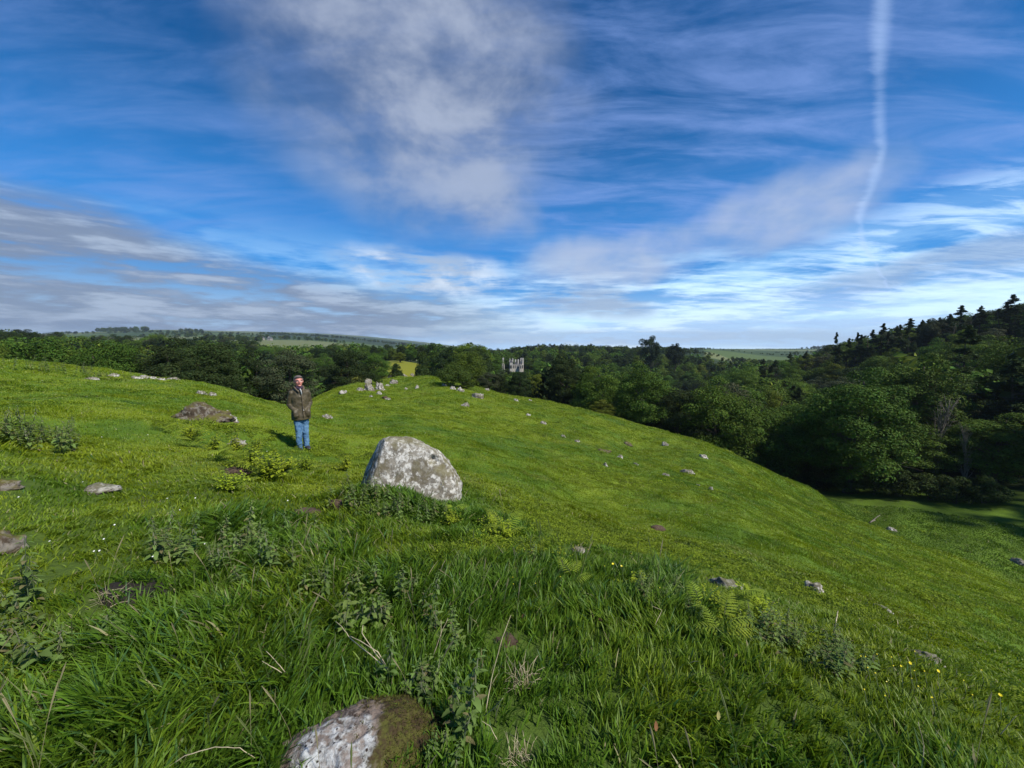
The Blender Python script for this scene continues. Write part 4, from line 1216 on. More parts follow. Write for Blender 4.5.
# ------------------------------------------------------------------ nettles
def leaf_shape(L, W, seg, fold, droop, serr=.18):
    """toothed pointed leaf along +x; returns verts, tris"""
    V = []; T = []
    for i in range(seg + 1):
        s = i / seg
        w = W * math.sin(PI * min(s * .92 + .08, 1)) ** .8 * (1 - .25 * s)
        if i % 2: w *= 1 - serr
        z = -droop * L * s * s
        V += [(L * s, -w, z + fold * w), (L * s, 0, z), (L * s, w, z + fold * w)]
    for i in range(seg):
        a = i * 3
        T += [(a, a + 1, a + 4), (a, a + 4, a + 3), (a + 1, a + 2, a + 5), (a + 1, a + 5, a + 4)]
    return np.array(V), np.array(T)

def rotz(V, a):
    c, s = math.cos(a), math.sin(a)
    return np.stack([V[:, 0] * c - V[:, 1] * s, V[:, 0] * s + V[:, 1] * c, V[:, 2]], 1)
def roty(V, a):
    c, s = math.cos(a), math.sin(a)
    return np.stack([V[:, 0] * c + V[:, 2] * s, V[:, 1], -V[:, 0] * s + V[:, 2] * c], 1)

def nettle_meshes(seed, ht):
    rg = random.Random(seed)
    pts = []; p = Vector((0, 0, -.03)); d = Vector((rg.uniform(-.2, .2), rg.uniform(-.2, .2), 1)).normalized()
    k = 10
    for i in range(k + 1):
        pts.append(p.copy()); d = (d + Vector((rg.uniform(-.05, .05), rg.uniform(-.05, .05), 0))).normalized(); p = p + d * (ht / k)
    mb = MB(); mb.tube(pts, [.0032 - .0018 * i / k for i in range(k + 1)], 5)
    stem = mb.mesh('stem', M_STEM)
    Vs = []; Ts = []; Cs = []; b = 0
    nodes = int(ht / .034)
    for i in range(nodes):
        f = .18 + .82 * (i + 1) / nodes
        q = f * k; j = min(int(q), k - 1); c = pts[j].lerp(pts[j + 1], q - j)
        L = .056 * (1 - .62 * max(f - .55, 0) / .45) * rg.uniform(.8, 1.15); a0 = (i % 2) * PI / 2 + rg.uniform(-.3, .3)
        for o_ in ((0, PI) if f < .97 else (0, PI / 2, PI, 3 * PI / 2)):
            V, T = leaf_shape(L, L * .30, 8, .35, rg.uniform(.25, .7))
            V = roty(V, -rg.uniform(-.1, .55)); V[:, 0] += .010; V = rotz(V, a0 + o_ + rg.uniform(-.2, .2)) + np.array(c)
            Vs.append(V); Ts.append(T + b); b += len(V)
            colr = np.array([.135, .200, .048]) * rg.uniform(.75, 1.25)
            if rg.random() < .06: colr = np.array([.18, .16, .07])
            Cs.append(np.tile(colr, (len(V), 1)))
        if .6 < f < .95:   # hanging flower strings
            for o_ in range(3):
                a = rg.uniform(0, 2 * PI); V, T = leaf_shape(.03, .003, 3, 0, 1.2); V = rotz(V, a) + np.array(c)
                Vs.append(V); Ts.append(T + b); b += len(V); Cs.append(np.tile([.16, .17, .10], (len(V), 1)))
    return stem, mesh_fast('leaves', np.concatenate(Vs), np.concatenate(Ts), None, np.concatenate(Cs), M_NETTLE)
NET = [nettle_meshes(s, h) for s, h in ((1, .24), (2, .30), (3, .36), (4, .27), (5, .40))]

def nettles(px, py, n, spread, label, sc=1.0, dy=0):
    x0, y0, z0 = hit(px, py)
    e = link('nettle_clump', None, None, label, 'nettles', 'nettle clumps in the rough grass', loc=(x0, y0, z0))
    rg = random.Random(int(px * 7 + py))
    for i in range(n):
        a = rg.uniform(0, 2 * PI); q = math.sqrt(rg.random()) * spread
        x, y = x0 + math.cos(a) * q * 1.3, y0 + math.sin(a) * q
        st, lf = NET[rg.randrange(5)]
        s = link('stem', st, e); s.location = (x - x0, y - y0, h1(x, y) - z0); s.rotation_euler = (rg.uniform(-.2, .2), rg.uniform(-.2, .2), rg.uniform(0, 6.28)); k = sc * rg.uniform(.75, 1.15); s.scale = (k, k, k)
        link('leaves', lf, s)
for args in [
    (212, 562, 26, .30, 'broad clump of grey-green nettles left of centre, tallest in the near grass'), (258, 575, 9, .25, 'nettles straggling right of the tallest clump'),
    (340, 600, 9, .22, 'low nettles in the middle of the near grass below the boulder', .75), (395, 606, 7, .2, 'nettles just above the forked dry stalk', .75), (365, 640, 7, .15, 'scattered nettles left of the forked dry stalk'),
    (440, 650, 5, .14, 'grey nettles beside the upright dry stems', .8), (400, 700, 5, .10, 'nettles growing directly above the stone at the bottom edge', .8), (425, 705, 4, .07, 'small nettles behind the mossy end of the bottom stone', .8),
    (458, 752, 3, .03, 'single pale furry-topped nettle right of the bottom stone', .95), (440, 775, 4, .06, 'nettle leaves at the bottom edge beside the stone', .6),
    (385, 508, 26, .35, 'dark nettles and grass against the foot of the boulder', .95), (425, 518, 12, .25, 'nettles under the right half of the boulder', .7), (345, 500, 8, .2, 'nettles left of the boulder', .7),
    (12, 640, 5, .12, 'greyish nettles at the left edge', .8), (42, 672, 3, .05, 'small nettle with paired leaves in stacked steps near the left edge'), (20, 610, 5, .12, 'nettles behind those at the left edge'),
    (32, 444, 44, .42, 'dark nettle bush alone on the short grass at the far left', 1.3), (672, 604, 16, .22, 'dark nettles on the brow right of centre', .6), (650, 598, 7, .12, 'few nettles left of the dark ones on the brow', .55),
    (803, 650, 30, .22, 'round dense nettle clump on the brow left of the white stalk', .6), (770, 645, 10, .16, 'nettles between the ferns and the round clump', .55), (840, 672, 9, .15, 'nettles below the white stalk', .5),
    (300, 548, 8, .2, 'nettles behind the low ones, under the bare scrape', .8), (120, 640, 3, .1, 'two nettles beside the dark hollow', .7), (520, 565, 4, .12, 'few short nettles near the centre of the brow', .6),
    (50, 372, 22, 1.4, 'dark line of nettles along the left brow', 1.8), (95, 378, 16, 1.2, 'nettles at the left of the rocks on the brow', 1.6)]:
    nettles(*args)

# ------------------------------------------------------------------ bracken
def frond_mesh(seed, L=.42):
    rg = random.Random(seed); Vs = []; Ts = []; Cs = []; b = 0
    n = 12; mb = MB(); rach = []
    for i in range(n + 1):
        s = i / n; rach.append(Vector((L * s, 0, L * (.62 * s - .55 * s * s))))
    mb.tube(rach, [.0022 * (1 - .8 * i / n) for i in range(n + 1)], 4)
    stem = mb.mesh('stalk', M_STEM)
    for i in range(1, n + 1):
        s = i / n; PL = L * .36 * math.sin(PI * min(.16 + s * .86, 1)) ** .8 * (1.1 - s * .45) + .012
        for sd in (-1, 1):
            V, T = leaf_shape(PL, PL * .115, 11, .25, .22, .55)
            VV = rotz(V, sd * (1.22 - .3 * s)) + np.array(rach[i] + Vector((rg.uniform(-.006, .006), 0, 0)))
            Vs.append(VV); Ts.append(T + b); b += len(VV)
            Cs.append(np.tile(np.array([.25, .33, .03]) * rg.uniform(.85, 1.15), (len(VV), 1)))
    return stem, mesh_fast('leaflets', np.concatenate(Vs), np.concatenate(Ts), None, np.concatenate(Cs), M_HERB)
FR = [frond_mesh(s) for s in range(3)]
def fern(px, py, n, label, sc=1.0, dirs=None, lift=0.1):
    x0, y0, z0 = hit(px, py)
    e = link('fern', None, None, label, 'fern', 'bracken ferns', loc=(x0, y0, z0))
    rg = random.Random(int(px + py * 3))
    for i in range(n):
        st, lf = FR[i % 3]
        f = link('frond', st, e); k = sc * rg.uniform(.7, 1.1); f.scale = (k, k, k)
        f.rotation_euler = (rg.uniform(-.2, .2), rg.uniform(-.5, .1), (dirs[i] if dirs else rg.uniform(0, 2 * PI)))
        f.location = (rg.uniform(-.08, .08) * sc, rg.uniform(-.08, .08) * sc, lift * rg.uniform(.4, 1.4))
        link('leaflets', lf, f)
fern(722, 640, 5, 'yellow-green fern with one long frond arching right, in the brow grass', .46, [-.35, -.1, 2.8, .9, 1.8])
fern(745, 612, 5, 'smaller yellow-green bracken behind the fern with the long arching frond', .45)
fern(700, 618, 3, 'short bracken fronds left of the arching fern', .4)
fern(244, 468, 9, 'bright yellow-green bracken clump on the left slope below the man', .8, lift=.18)
fern(222, 462, 7, 'bracken left of the brightest clump', .8, lift=.15)
fern(262, 474, 5, 'small bracken at the right end of the brightest clump', 1.0)
fern(190, 448, 7, 'paler bracken higher up the left slope', .8, lift=.12)
fern(165, 432, 6, 'bracken sprawling below the mossy outcrop at its left', .8, lift=.1)
fern(452, 514, 3, 'small yellow herb sprig at the right foot of the boulder', .5)
fern(503, 535, 5, 'yellow-green fern tuft on the brow right of the boulder', .6)
fern(574, 590, 3, 'small fern tuft on the brow edge near the buttercups', .45)

def herb_mesh(seed):
    rg = np.random.default_rng(seed + 50); V = []; T = []; C = []; b = 0; mb = MB()
    for i in range(34):
        a = rg.uniform(0, 2 * PI); l = rg.uniform(.02, .22); h = rg.uniform(.10, .26) * (1.15 - l * 2)
        top = np.array([math.cos(a) * l, math.sin(a) * l, h]); mb.tube([(0, 0, -.03), tuple(top * [.5, .5, .6]), tuple(top)], [.002, .0018, .0012], 4)
        for j in range(9):
            f = .35 + .65 * j / 8; L = rg.uniform(.028, .052) * (1.1 - .3 * f)
            W2, T2 = leaf_shape(L, L * .42, 4, .3, rg.uniform(.1, .6), .3)
            W2 = rotz(roty(W2, -rg.uniform(-.1, .6)), rg.uniform(0, 2 * PI)) + top * np.array([f, f, f])
            V.append(W2); T.append(T2 + b); b += len(W2); C.append(np.tile(np.array([.34, .42, .025]) * rg.uniform(.7, 1.15), (len(W2), 1)))
    return mb.mesh('stems', M_STEM), mesh_fast('leaves', np.concatenate(V), np.concatenate(T), None, np.concatenate(C), M_HERB)
HB = [herb_mesh(i) for i in range(3)]
def herb(px, py, sc, label, i=0):
    x, y, z = hit(px, py); e = link('leafy_herb', None, None, label, 'herb', 'yellow-green leafy herbs', loc=(x, y, z), rz=random.uniform(0, 6)); e.scale = (sc, sc, sc)
    link('stems', HB[i % 3][0], e); link('leaves', HB[i % 3][1], e)
for i, (px, py, sc, lab) in enumerate([(268, 480, 1.88, 'brightest leafy yellow-green herb bush below the man'), (250, 470, 1.62, 'leafy herb bush up left of the brightest one'), (283, 472, 1.25, 'smaller leafy herb right of the brightest bush'),
    (236, 452, 1.50, 'leafy herb just under the small black and white stone'), (214, 452, 1.38, 'leafy herb left of the small black and white stone'), (190, 440, 1.50, 'leafy herb below the mossy outcrop'), (258, 452, 1.25, 'leafy herb right of the small black and white stone'),
    (452, 524, 0.68, 'leafy yellow herb against the right foot of the boulder'), (505, 540, 0.77, 'leafy yellow-green herb on the brow right of the boulder'), (490, 528, 0.66, 'leafy herb between boulder and the brow herb'), (345, 470, 1.25, 'leafy herb left of the boulder'),
    (700, 605, 0.55, 'yellow herb on the brow left of the flat grey brown stone'), (716, 618, 0.61, 'yellow herb directly below the flat grey brown stone'), (748, 606, 0.66, 'tall yellow herb right of the flat grey brown stone'), (762, 618, 0.50, 'yellow herb at the left of the round nettle clump'),
    (560, 566, 0.55, 'yellow herb left of the paired buttercups'), (640, 588, 0.50, 'yellow herb between the buttercups and the dark nettles'), (228, 492, 1.12, 'leafy herb above the tallest nettles'), (305, 470, 1.12, 'leafy herb at the feet of the man')]):
    herb(px, py, sc, lab, i)

# ------------------------------------------------------------------ dry stalks lying and standing in the grass
def stalk(paths, label, r=.0024, name='dry_stalk', mat=None):
    mb = MB(); rg = random.Random(len(label))
    for path in paths:
        P = []
        for (px, py, lift) in path:
            x, y, z = hit(px, py)
            # lifted: slide back along the sight line until it is that high over the ground
            d = np.array([x, y, z - EYE]); t = 1.0
            for _ in range(60):
                q = d * t
                if q[2] + EYE - h1(q[0], q[1]) >= lift: break
                t -= .008
            P.append(Vector((q[0], q[1], q[2] + EYE)))
        n = len(P); PP = []
        for i in range(n - 1):
            for j in range(4):
                PP.append(P[i].lerp(P[i + 1], j / 4) + Vector((rg.uniform(-1, 1), 0, rg.uniform(-1, 1))) * .0015)
        PP.append(P[-1])
        mb.tube(PP, [r * (1.1 - .5 * i / (len(PP) - 1)) for i in range(len(PP))], 5)
    return link(name, mb.mesh('stalk', mat or M_STRAW), None, label, 'branch' if name == 'fallen_branch' else 'dry stalk')
stalk([[(388, 670, .10), (365, 650, .16), (350, 638, .19), (343, 628, .22), (335, 621, .22)], [(384, 664, .12), (373, 650, .17), (362, 633, .22), (363, 625, .24)], [(388, 670, .10), (378, 652, .2), (360, 641, .2), (350, 636, .2)]], 'forked pale dry stalk lying across the grass above the bottom stone')
stalk([[(486, 712, .06), (491, 680, .16), (500, 645, .28), (511, 615, .38)]], 'long straight straw standing tilted right of centre', .0019)
stalk([[(433, 656, .1), (440, 636, .18), (448, 618, .25)], [(440, 650, .1), (441, 634, .2), (441, 620, .25)]], 'pair of short straws standing beside the nettles', .0016)
stalk([[(285, 672, .12), (275, 660, .18), (266, 651, .2)], [(282, 673, .12), (272, 667, .16), (262, 661, .18)]], 'small forked straw left of the larger forked stalk', .0018)
stalk([[(160, 772, .06), (185, 756, .14), (215, 747, .17), (240, 748, .15), (255, 758, .1)]], 'pale arched straw at the bottom edge left of the stone', .0019)
stalk([[(833, 634, .02), (836, 622, .12), (838, 611, .2)]], 'short thick white stalk standing on the right brow', .0045)
stalk([[(498, 742, .06), (491, 727, .1), (482, 721, .13)], [(484, 716, .06), (496, 706, .14), (503, 698, .2)]], 'broken pale straw right of the bottom nettle', .0016)
stalk([[(105, 610, .03), (118, 603, .06), (128, 601, .06)], [(98, 596, .04), (112, 590, .08), (125, 588, .06)]], 'dead grass stems lying over the dark hollow', .002)
stalk([[(1000, 735, .06), (1008, 725, .12), (1016, 716, .18)]], 'pale straw at the lower right edge', .0016)
stalk([[(655, 625, .05), (662, 610, .12), (652, 606, .16)]], 'bent grey straw in the nettles on the brow', .0014)
stalk([[(875, 520, 0.02), (869, 523, .1), (880, 515, .25)]], 'pale fallen branch at the shaded edge of the lower field', .05, 'fallen_branch', M_DEADWOOD)
stalk([[(922, 770, .04), (924, 745, .14), (918, 722, .22)]], 'pale grass stem standing at the lower right', .0016)

def dead_tuft(px, py, n, L, label):
    x0, y0, z0 = hit(px, py); rg = random.Random(int(px)); mb = MB()
    for i in range(n):
        a = rg.uniform(0, 2 * PI); d = Vector((math.cos(a) * rg.uniform(.3, 1.2), math.sin(a) * rg.uniform(.3, 1.2), 1)).normalized(); l = L * rg.uniform(.4, 1)
        s = Vector((rg.uniform(-.04, .04), rg.uniform(-.04, .04), 0))
        mb.tube([s, s + d * l * .5 + Vector((0, 0, .01)), s + d * l + Vector((0, 0, -l * .2))], [.0012, .001, .0005], 3)
    link('dead_grass_tuft', mb.mesh('tuft', M_STRAW), None, label, 'dead grass', loc=(x0, y0, z0))
dead_tuft(522, 688, 50, .17, 'straw-coloured dead grass tuft right of the long tilted straw')
dead_tuft(520, 765, 40, .14, 'straw-coloured dead tuft at the bottom edge')
dead_tuft(110, 605, 26, .2, 'dead blades fringing the dark hollow')
dead_tuft(578, 552, 26, .12, 'dry tuft on the brown crumbling stone')
dead_tuft(462, 585, 20, .12, 'thin dry tuft left of centre of the brow')

# a few curled brown leaves
def dead_leaf(px, py, label, s=.035, colr=(.30, .15, .06)):
    V, T = leaf_shape(s, s * .35, 6, .6, -.4)
    me = mesh_fast('leaf', V, T, None, np.tile(colr, (len(V), 1)), M_HERB)
    x, y, z = hit(px, py)
    o = link('dead_leaf', me, None, label, 'leaf', loc=(x, y, z + .09)); o.rotation_euler = (.4, -.7, random.uniform(0, 6))
dead_leaf(655, 752, 'curled orange brown dead leaf near the bottom edge, right of centre', .032); dead_leaf(601, 636, 'reddish dead leaf above the curled orange one', .035); dead_leaf(733, 674, 'pale brown dead leaf under the fern', .03, (.35, .22, .09))
dead_leaf(717, 740, 'pale yellow dead leaf at the lower right', .03, (.45, .4, .15)); dead_leaf(522, 632, 'rust red dead leaf right of the bare patch', .03)

# ------------------------------------------------------------------ flowers
M_BUTTER = plain_mat('buttercup_petal', (.75, .62, .02), .35, vary=.1); M_DAISY = plain_mat('white_petal', (.75, .75, .68), .6, vary=.05)
def flower_meshes(petal_mat, r, n):
    mb = MB()
    for i in range(n):
        a = 2 * PI * i / n; c, s = math.cos(a), math.sin(a); w = r * 2.2 / n
        mb.add([(0, 0, 0), (c * r * .6 - s * w, s * r * .6 + c * w, r * .3), (c * r, s * r, r * .45), (c * r * .6 + s * w, s * r * .6 - c * w, r * .3)], [(0, 3, 2, 1)])
    pm = mb.mesh('petals', petal_mat)
    sb = MB(); sb.tube([(0, 0, -1), (.02, 0, -.5), (0, 0, 0)], [.0013] * 3, 4)
    return pm, sb.mesh('stem', M_STEM)
BF = flower_meshes(M_BUTTER, .012, 5); DF = flower_meshes(M_DAISY, .012, 9)
def flower(px, py, lift, kind, label, group, s=1.0):
    x, y, z = hit(px, py); d = np.array([x, y, z - EYE]); t = 1.0
    for _ in range(80):
        q = d * t
        if q[2] + EYE - h1(q[0], q[1]) >= lift: break
        t -= .006
    pm, sm = BF if kind == 'buttercup' else DF
    g = h1(q[0], q[1]); zz = q[2] + EYE
    e = link(kind, None, None, label, 'flower', group, loc=(q[0], q[1], zz)); 
    p = link('petals', pm, e); p.scale = (s, s, s); p.rotation_euler = (.5 + random.uniform(-.3, .3), random.uniform(-.3, .3), 0)
    st = link('stem', sm, e); st.scale = (1, 1, max(zz - g, .02) + .02)
for px, py, lab in [(613, 564, 'left one of the two buttercups side by side at the centre of the brow'), (621.5, 566, 'right one of the two buttercups side by side at the centre of the brow'),
                    (938, 671, 'bright buttercup low on the right slope, leftmost of the bright three'), (1000, 695, 'bright buttercup nearest the right edge'), (910, 663, 'small buttercup just left of the bright one on the right'),
                    (901, 666, 'faint yellow flower left of the pale flat stone')]:
    flower(px, py, .2, 'buttercup', lab, 'buttercups on the brow', (.6 if 'right' in lab else .8) if 'bright' in lab or 'two' in lab else .4)
rgf = random.Random(12)
for i in range(46):
    if i < 26: px, py = rgf.uniform(500, 720), rgf.uniform(520, 590)
    else: px, py = rgf.uniform(860, 1010), rgf.uniform(640, 700)
    flower(px, py, .12, 'buttercup', 'tiny buttercup scattered among the herbs along the brow', 'small buttercups along the brow', .26)
for i in range(24):
    px, py = rgf.uniform(5, 345), rgf.uniform(395, 560)
    flower(px, py, .1, 'daisy', 'tiny white flower in the short grass of the left slope', 'white flowers on the left slope', .5 + .035 * hit(px, py)[1])
# ------------------------------------------------------------------ the man
def lofted(rings, n=28, cap=True):
    """rings: (cx, cy, cz, rx, ry[, tilt]) -> MB with one closed tube, sections horizontal"""
    mb = MB(); vs = []
    for (cx, cy, cz, rx, ry) in rings:
        for k in range(n):
            w = 2 * PI * k / n
            vs.append((cx + math.cos(w) * rx, cy + math.sin(w) * ry, cz))
    fs = []
    m = len(rings)
    for i in range(m - 1):
        for k in range(n):
            k2 = (k + 1) % n; fs.append((i * n + k, i * n + k2, (i + 1) * n + k2, (i + 1) * n + k))
    fs.append(tuple(reversed(range(n)))); fs.append(tuple((m - 1) * n + k for k in range(n)))
    mb.add(vs, fs); return mb

def fuse(o, voxel, smooth=6, fold=0, seed=0, fscale=6):
    r = o.modifiers.new('remesh', 'REMESH'); r.mode = 'VOXEL'; r.voxel_size = voxel; r.use_smooth_shade = True
    s = o.modifiers.new('smooth', 'SMOOTH'); s.factor = .5; s.iterations = smooth
    if fold:
        tx = bpy.data.textures.new('folds', 'CLOUDS'); tx.noise_scale = fscale; tx.noise_depth = 2
        d = o.modifiers.new('folds', 'DISPLACE'); d.texture = tx; d.strength = fold; d.mid_level = .5; d.texture_coords = 'LOCAL'

M_SKIN = plain_mat('skin', (.60, .25, .19), .5, .1, 30, .0, col2=(.55, .20, .16))
M_JACKET = plain_mat('waxed_jacket', (.088, .070, .036), .55, .4, 14, .35)
M_JACKET2 = plain_mat('cord_collar', (.13, .10, .065), .9, .3, 60, .3)
M_JEANS = plain_mat('blue_denim', (.050, .13, .26), .85, .3, 5, 0, col2=(.12, .24, .38))
M_SHOE = plain_mat('dark_shoe', (.035, .035, .045), .5, .2, 20, .3)
M_HAIR = plain_mat('grey_hair', (.16, .13, .115), .6, .8, 60, .4)
M_SHIRT = plain_mat('pale_shirt', (.50, .50, .48), .8, .1, 20, .1)
M_SCARF = plain_mat('dark_scarf', (.05, .03, .06), .9, .3, 20, .3)
M_METAL = plain_mat('zip_metal', (.5, .5, .5), .3, metallic=1)
M_EYE = plain_mat('eye', (.03, .025, .02), .3); M_LIP = plain_mat('lip', (.42, .14, .11), .5)

def big(v, k=1.13):
    '''head a little fuller'''
    if v[2] < 1.535 or v[2] < 1.50: return v
    return (v[0] * k, v[1] * k, 1.535 + (v[2] - 1.535) * 1.06)
def man():
    px, y0 = 303.5, 9.2
    x, y, z = hit(303.5, 449)
    # stand him where the ground meets his feet in the photograph; real height
    s_ = 1.0
    top = at(303, 376, y)[2]
    Hm = top - z
    k = Hm / 1.76
    e_rot = math.atan2(-x, y) * -1
    body = MB()
    # everything below: figure faces -Y, z up, 1.76 m tall
    # torso (under the clothes), neck and head in one
    def add(mb2):
        body.add(mb2.v, mb2.f)
    add(lofted([(0, 0, .86, .13, .10), (0, 0, .95, .165, .115), (0, 0, 1.08, .15, .105), (0, 0, 1.22, .165, .115), (0, 0, 1.36, .175, .11), (0, .005, 1.44, .13, .08), (0, .01, 1.48, .065, .06), (0, .0, 1.53, .055, .058), (0, -.01, 1.58, .052, .06)]))
    head = MB(); vs = []; 
    for (cz, rx, ry, cy) in [(1.515, .030, .035, -.035), (1.53, .045, .055, -.03), (1.555, .056, .070, -.02), (1.585, .064, .083, -.014), (1.615, .070, .090, -.01), (1.645, .074, .094, -.006), (1.675, .076, .096, 0), (1.705, .073, .093, .003), (1.73, .062, .080, .006), (1.75, .040, .052, .008), (1.758, .018, .024, .008)]:
        vs.append((0, cy, cz, rx, ry))
    add(lofted(vs))
    # brow, nose, cheeks, chin, ears
    f = MB(); f.tube([(0, -.098, 1.665), (0, -.108, 1.645), (0, -.121, 1.622), (0, -.112, 1.612)], [(.009, .010), (.011, .012), (.016, .014), (.012, .010)], 8); add(f)
    for sx in (-1, 1):
        f = MB(); f.tube([(sx * .010, -.092, 1.672), (sx * .035, -.089, 1.675), (sx * .055, -.070, 1.668)], [.010, .011, .009], 8); add(f)
        f = MB(); f.tube([(sx * .026, -.083, 1.618), (sx * .042, -.075, 1.612), (sx * .05, -.06, 1.61)], [.012, .020, .012], 8); add(f)
        f = MB(); f.tube([(sx * .074, .012, 1.610), (sx * .082, .016, 1.635), (sx * .082, .020, 1.66)], [(.010, .016), (.009, .020), (.008, .015)], 8); add(f)
    f = MB(); f.tube([(-.022, -.083, 1.545), (0, -.090, 1.543), (.022, -.083, 1.545)], [.012, .016, .012], 8); add(f)
    f = MB(); f.tube([(-.026, -.086, 1.587), (0, -.098, 1.590), (.026, -.086, 1.587)], [.007, .009, .007], 8); add(f)
    # legs and feet, slight stance
    for sx, fx, fy in ((-1, -.085, -.03), (1, .080, .04)):
        f = lofted([(fx * 1.0, fy, .03, .045, .055), (fx, fy, .10, .045, .05), (fx, fy, .28, .056, .06), (fx * .98, fy * .8, .46, .058, .062), (fx * .95, fy * .5, .62, .074, .078), (fx * .9, 0, .80, .088, .092), (fx * .8, 0, .92, .085, .09)]); add(f)
        f = MB(); f.tube([(fx, fy + .05, .045), (fx + sx * .01, fy - .06, .045), (fx + sx * .025, fy - .15, .03)], [.04, (.042, .034), (.036, .022)], 8); add(f)
    # arms bent, hands in the pockets; palm, four fingers and thumb each
    arms = []
    for sx in (-1, 1):
        sh = Vector((sx * .165, .005, 1.40)); el = Vector((sx * .222, .06, 1.11)); wr = Vector((sx * .135, -.115, .955)); 
        arms.append((sh, el, wr))
        f = MB(); f.tube([sh - Vector((sx * .05, 0, 0)), sh, sh.lerp(el, .4), el, el.lerp(wr, .35), wr], [.05, .056, .050, .041, .040, .027], 10); add(f)
        d = Vector((-sx * .25, -.05, -1)).normalized(); pe = wr + d * .085
        f = MB(); f.tube([wr, wr + d * .04, pe], [(.026, .02), (.038, .018), (.038, .015)], 10); add(f)
        side = d.cross(Vector((0, 1, 0))).normalized()
        for i, L in enumerate((.068, .078, .072, .055)):
            b0 = pe + side * (-.028 + .0187 * i); f = MB()
            f.tube([b0 - d * .02, b0 + d * L * .45, b0 + d * L * .8 + Vector((0, .012, 0)), b0 + d * L * .95 + Vector((0, .028, 0))], [.009, .0088, .008, .006], 7); add(f)
        f = MB(); b0 = wr + d * .025 - side * .03 * sx; f.tube([b0, b0 - side * .025 * sx + d * .03 + Vector((0, -.01, 0)), b0 - side * .028 * sx + d * .06], [.012, .0105, .008], 7); add(f)
    body.v = [big(v) for v in body.v]
    bm_ = body.mesh('person', M_SKIN)
    P = link('person', bm_, None, 'grey-haired man on the grass in brown jacket and blue jeans, hands pocketed', 'person')
    fuse(P, .0065, 3)
    P.location = (x, y, z - .01); P.scale = (k, k, k)
    P.rotation_euler = (0, math.radians(-1.2),  math.atan2(y, x) - PI / 2 + math.radians(11))
    # jacket: body of the coat and both sleeves fused
    j = MB()
    def addj(m2): j.add(m2.v, m2.f)
    addj(lofted([(0, 0, .735, .205, .155), (0, 0, .76, .210, .160), (0, 0, .90, .198, .150), (0, .0, 1.02, .185, .140), (0, .0, 1.15, .182, .138), (0, .0, 1.28, .188, .136), (0, .005, 1.38, .185, .122), (0, .01, 1.44, .145, .102), (0, .012, 1.475, .10, .085), (0, .012, 1.50, .080, .078)], 32))
    for sx, (sh, el, wr) in zip((-1, 1), arms):
        f = MB(); f.tube([sh - Vector((sx * .06, 0, .01)), sh + Vector((0, 0, -.01)), sh.lerp(el, .35), sh.lerp(el, .7), el, el.lerp(wr, .3), el.lerp(wr, .75), wr + Vector((0, .0, 0))], [.062, .072, .068, .064, .062, .058, .052, .048], 12); addj(f)
        f = MB(); f.tube([(sx * .130, -.125, .99), (sx * .128, -.155, .93), (sx * .125, -.155, .85), (sx * .12, -.13, .80)], [(.05, .02), (.062, .024), (.064, .024), (.05, .018)], 10); addj(f)
    J = link('jacket', j.mesh('jacket', M_JACKET), P); fuse(J, .011, 4, .022, 3, .09)
    c = MB(); 
    for sx in (-1, 1):
        c.tube([(0, .085, 1.515), (sx * .06, .07, 1.515), (sx * .092, .01, 1.505), (sx * .085, -.07, 1.475), (sx * .055, -.125, 1.43), (sx * .035, -.14, 1.39)], [(.022, .030), (.022, .032), (.022, .034), (.022, .036), (.018, .034), (.008, .02)], 8)
    link('collar', c.mesh('collar', M_JACKET2), P)
    z_ = MB(); z_.tube([(.012, -.150, 1.36), (.02, -.158, 1.2), (.022, -.160, 1.05), (.018, -.170, .9), (.018, -.175, .80)], [(.013, .006)] * 5, 6); fl = link('front_placket', z_.mesh('placket', M_JACKET2), J)
    z_ = MB(); z_.tube([(.030, -.165, .985), (.030, -.170, .965), (.030, -.168, .945)], [.007, .009, .005], 6); link('zip_pull', z_.mesh('zip', M_METAL), J)
    s = MB(); s.tube([(.0, -.118, 1.475), (.008, -.138, 1.43), (.016, -.147, 1.38), (.022, -.150, 1.32)], [(.020, .014), (.040, .014), (.030, .012), (.008, .008)], 10); link('shirt', s.mesh('shirt', M_SHIRT), P)
    s = MB(); s.tube([(.0, -.03, 1.46), (0, -.025, 1.50), (0, -.02, 1.53)], [(.074, .085), (.070, .080), (.062, .070)], 14); link('scarf', s.mesh('scarf', M_SCARF), P)
    # jeans
    t_ = MB()
    def addt(m2): t_.add(m2.v, m2.f)
    addt(lofted([(0, 0, .80, .17, .125), (0, 0, .88, .18, .13), (0, 0, .97, .17, .12)]))
    for sx, fx, fy in ((-1, -.085, -.03), (1, .080, .04)):
        addt(lofted([(fx, fy, .035, .068, .084), (fx, fy, .08, .062, .074), (fx, fy, .20, .065, .072), (fx * .95, fy * .9, .34, .069, .076), (fx * .9, fy * .8 - .012, .46, .073, .080), (fx * .9, fy * .5, .60, .083, .090), (fx * .88, 0, .76, .094, .105), (fx * .85, 0, .88, .09, .11)], 24))
    Jn = link('jeans', t_.mesh('jeans', M_JEANS), P); fuse(Jn, .010, 3, .028, 5, .06)
    for sx, fx, fy in ((-1, -.085, -.03), (1, .080, .04)):
        b = MB(); b.tube([(fx, fy + .085, .02), (fx, fy + .07, .05), (fx, fy, .058), (fx + sx * .012, fy - .09, .042), (fx + sx * .022, fy - .17, .030), (fx + sx * .026, fy - .195, .022)], [(.03, .02), (.044, .04), (.052, .048), (.052, .036), (.044, .024), (.02, .012)], 10)
        link('shoe', b.mesh('shoe', M_SHOE), P)
    h = MB(); 
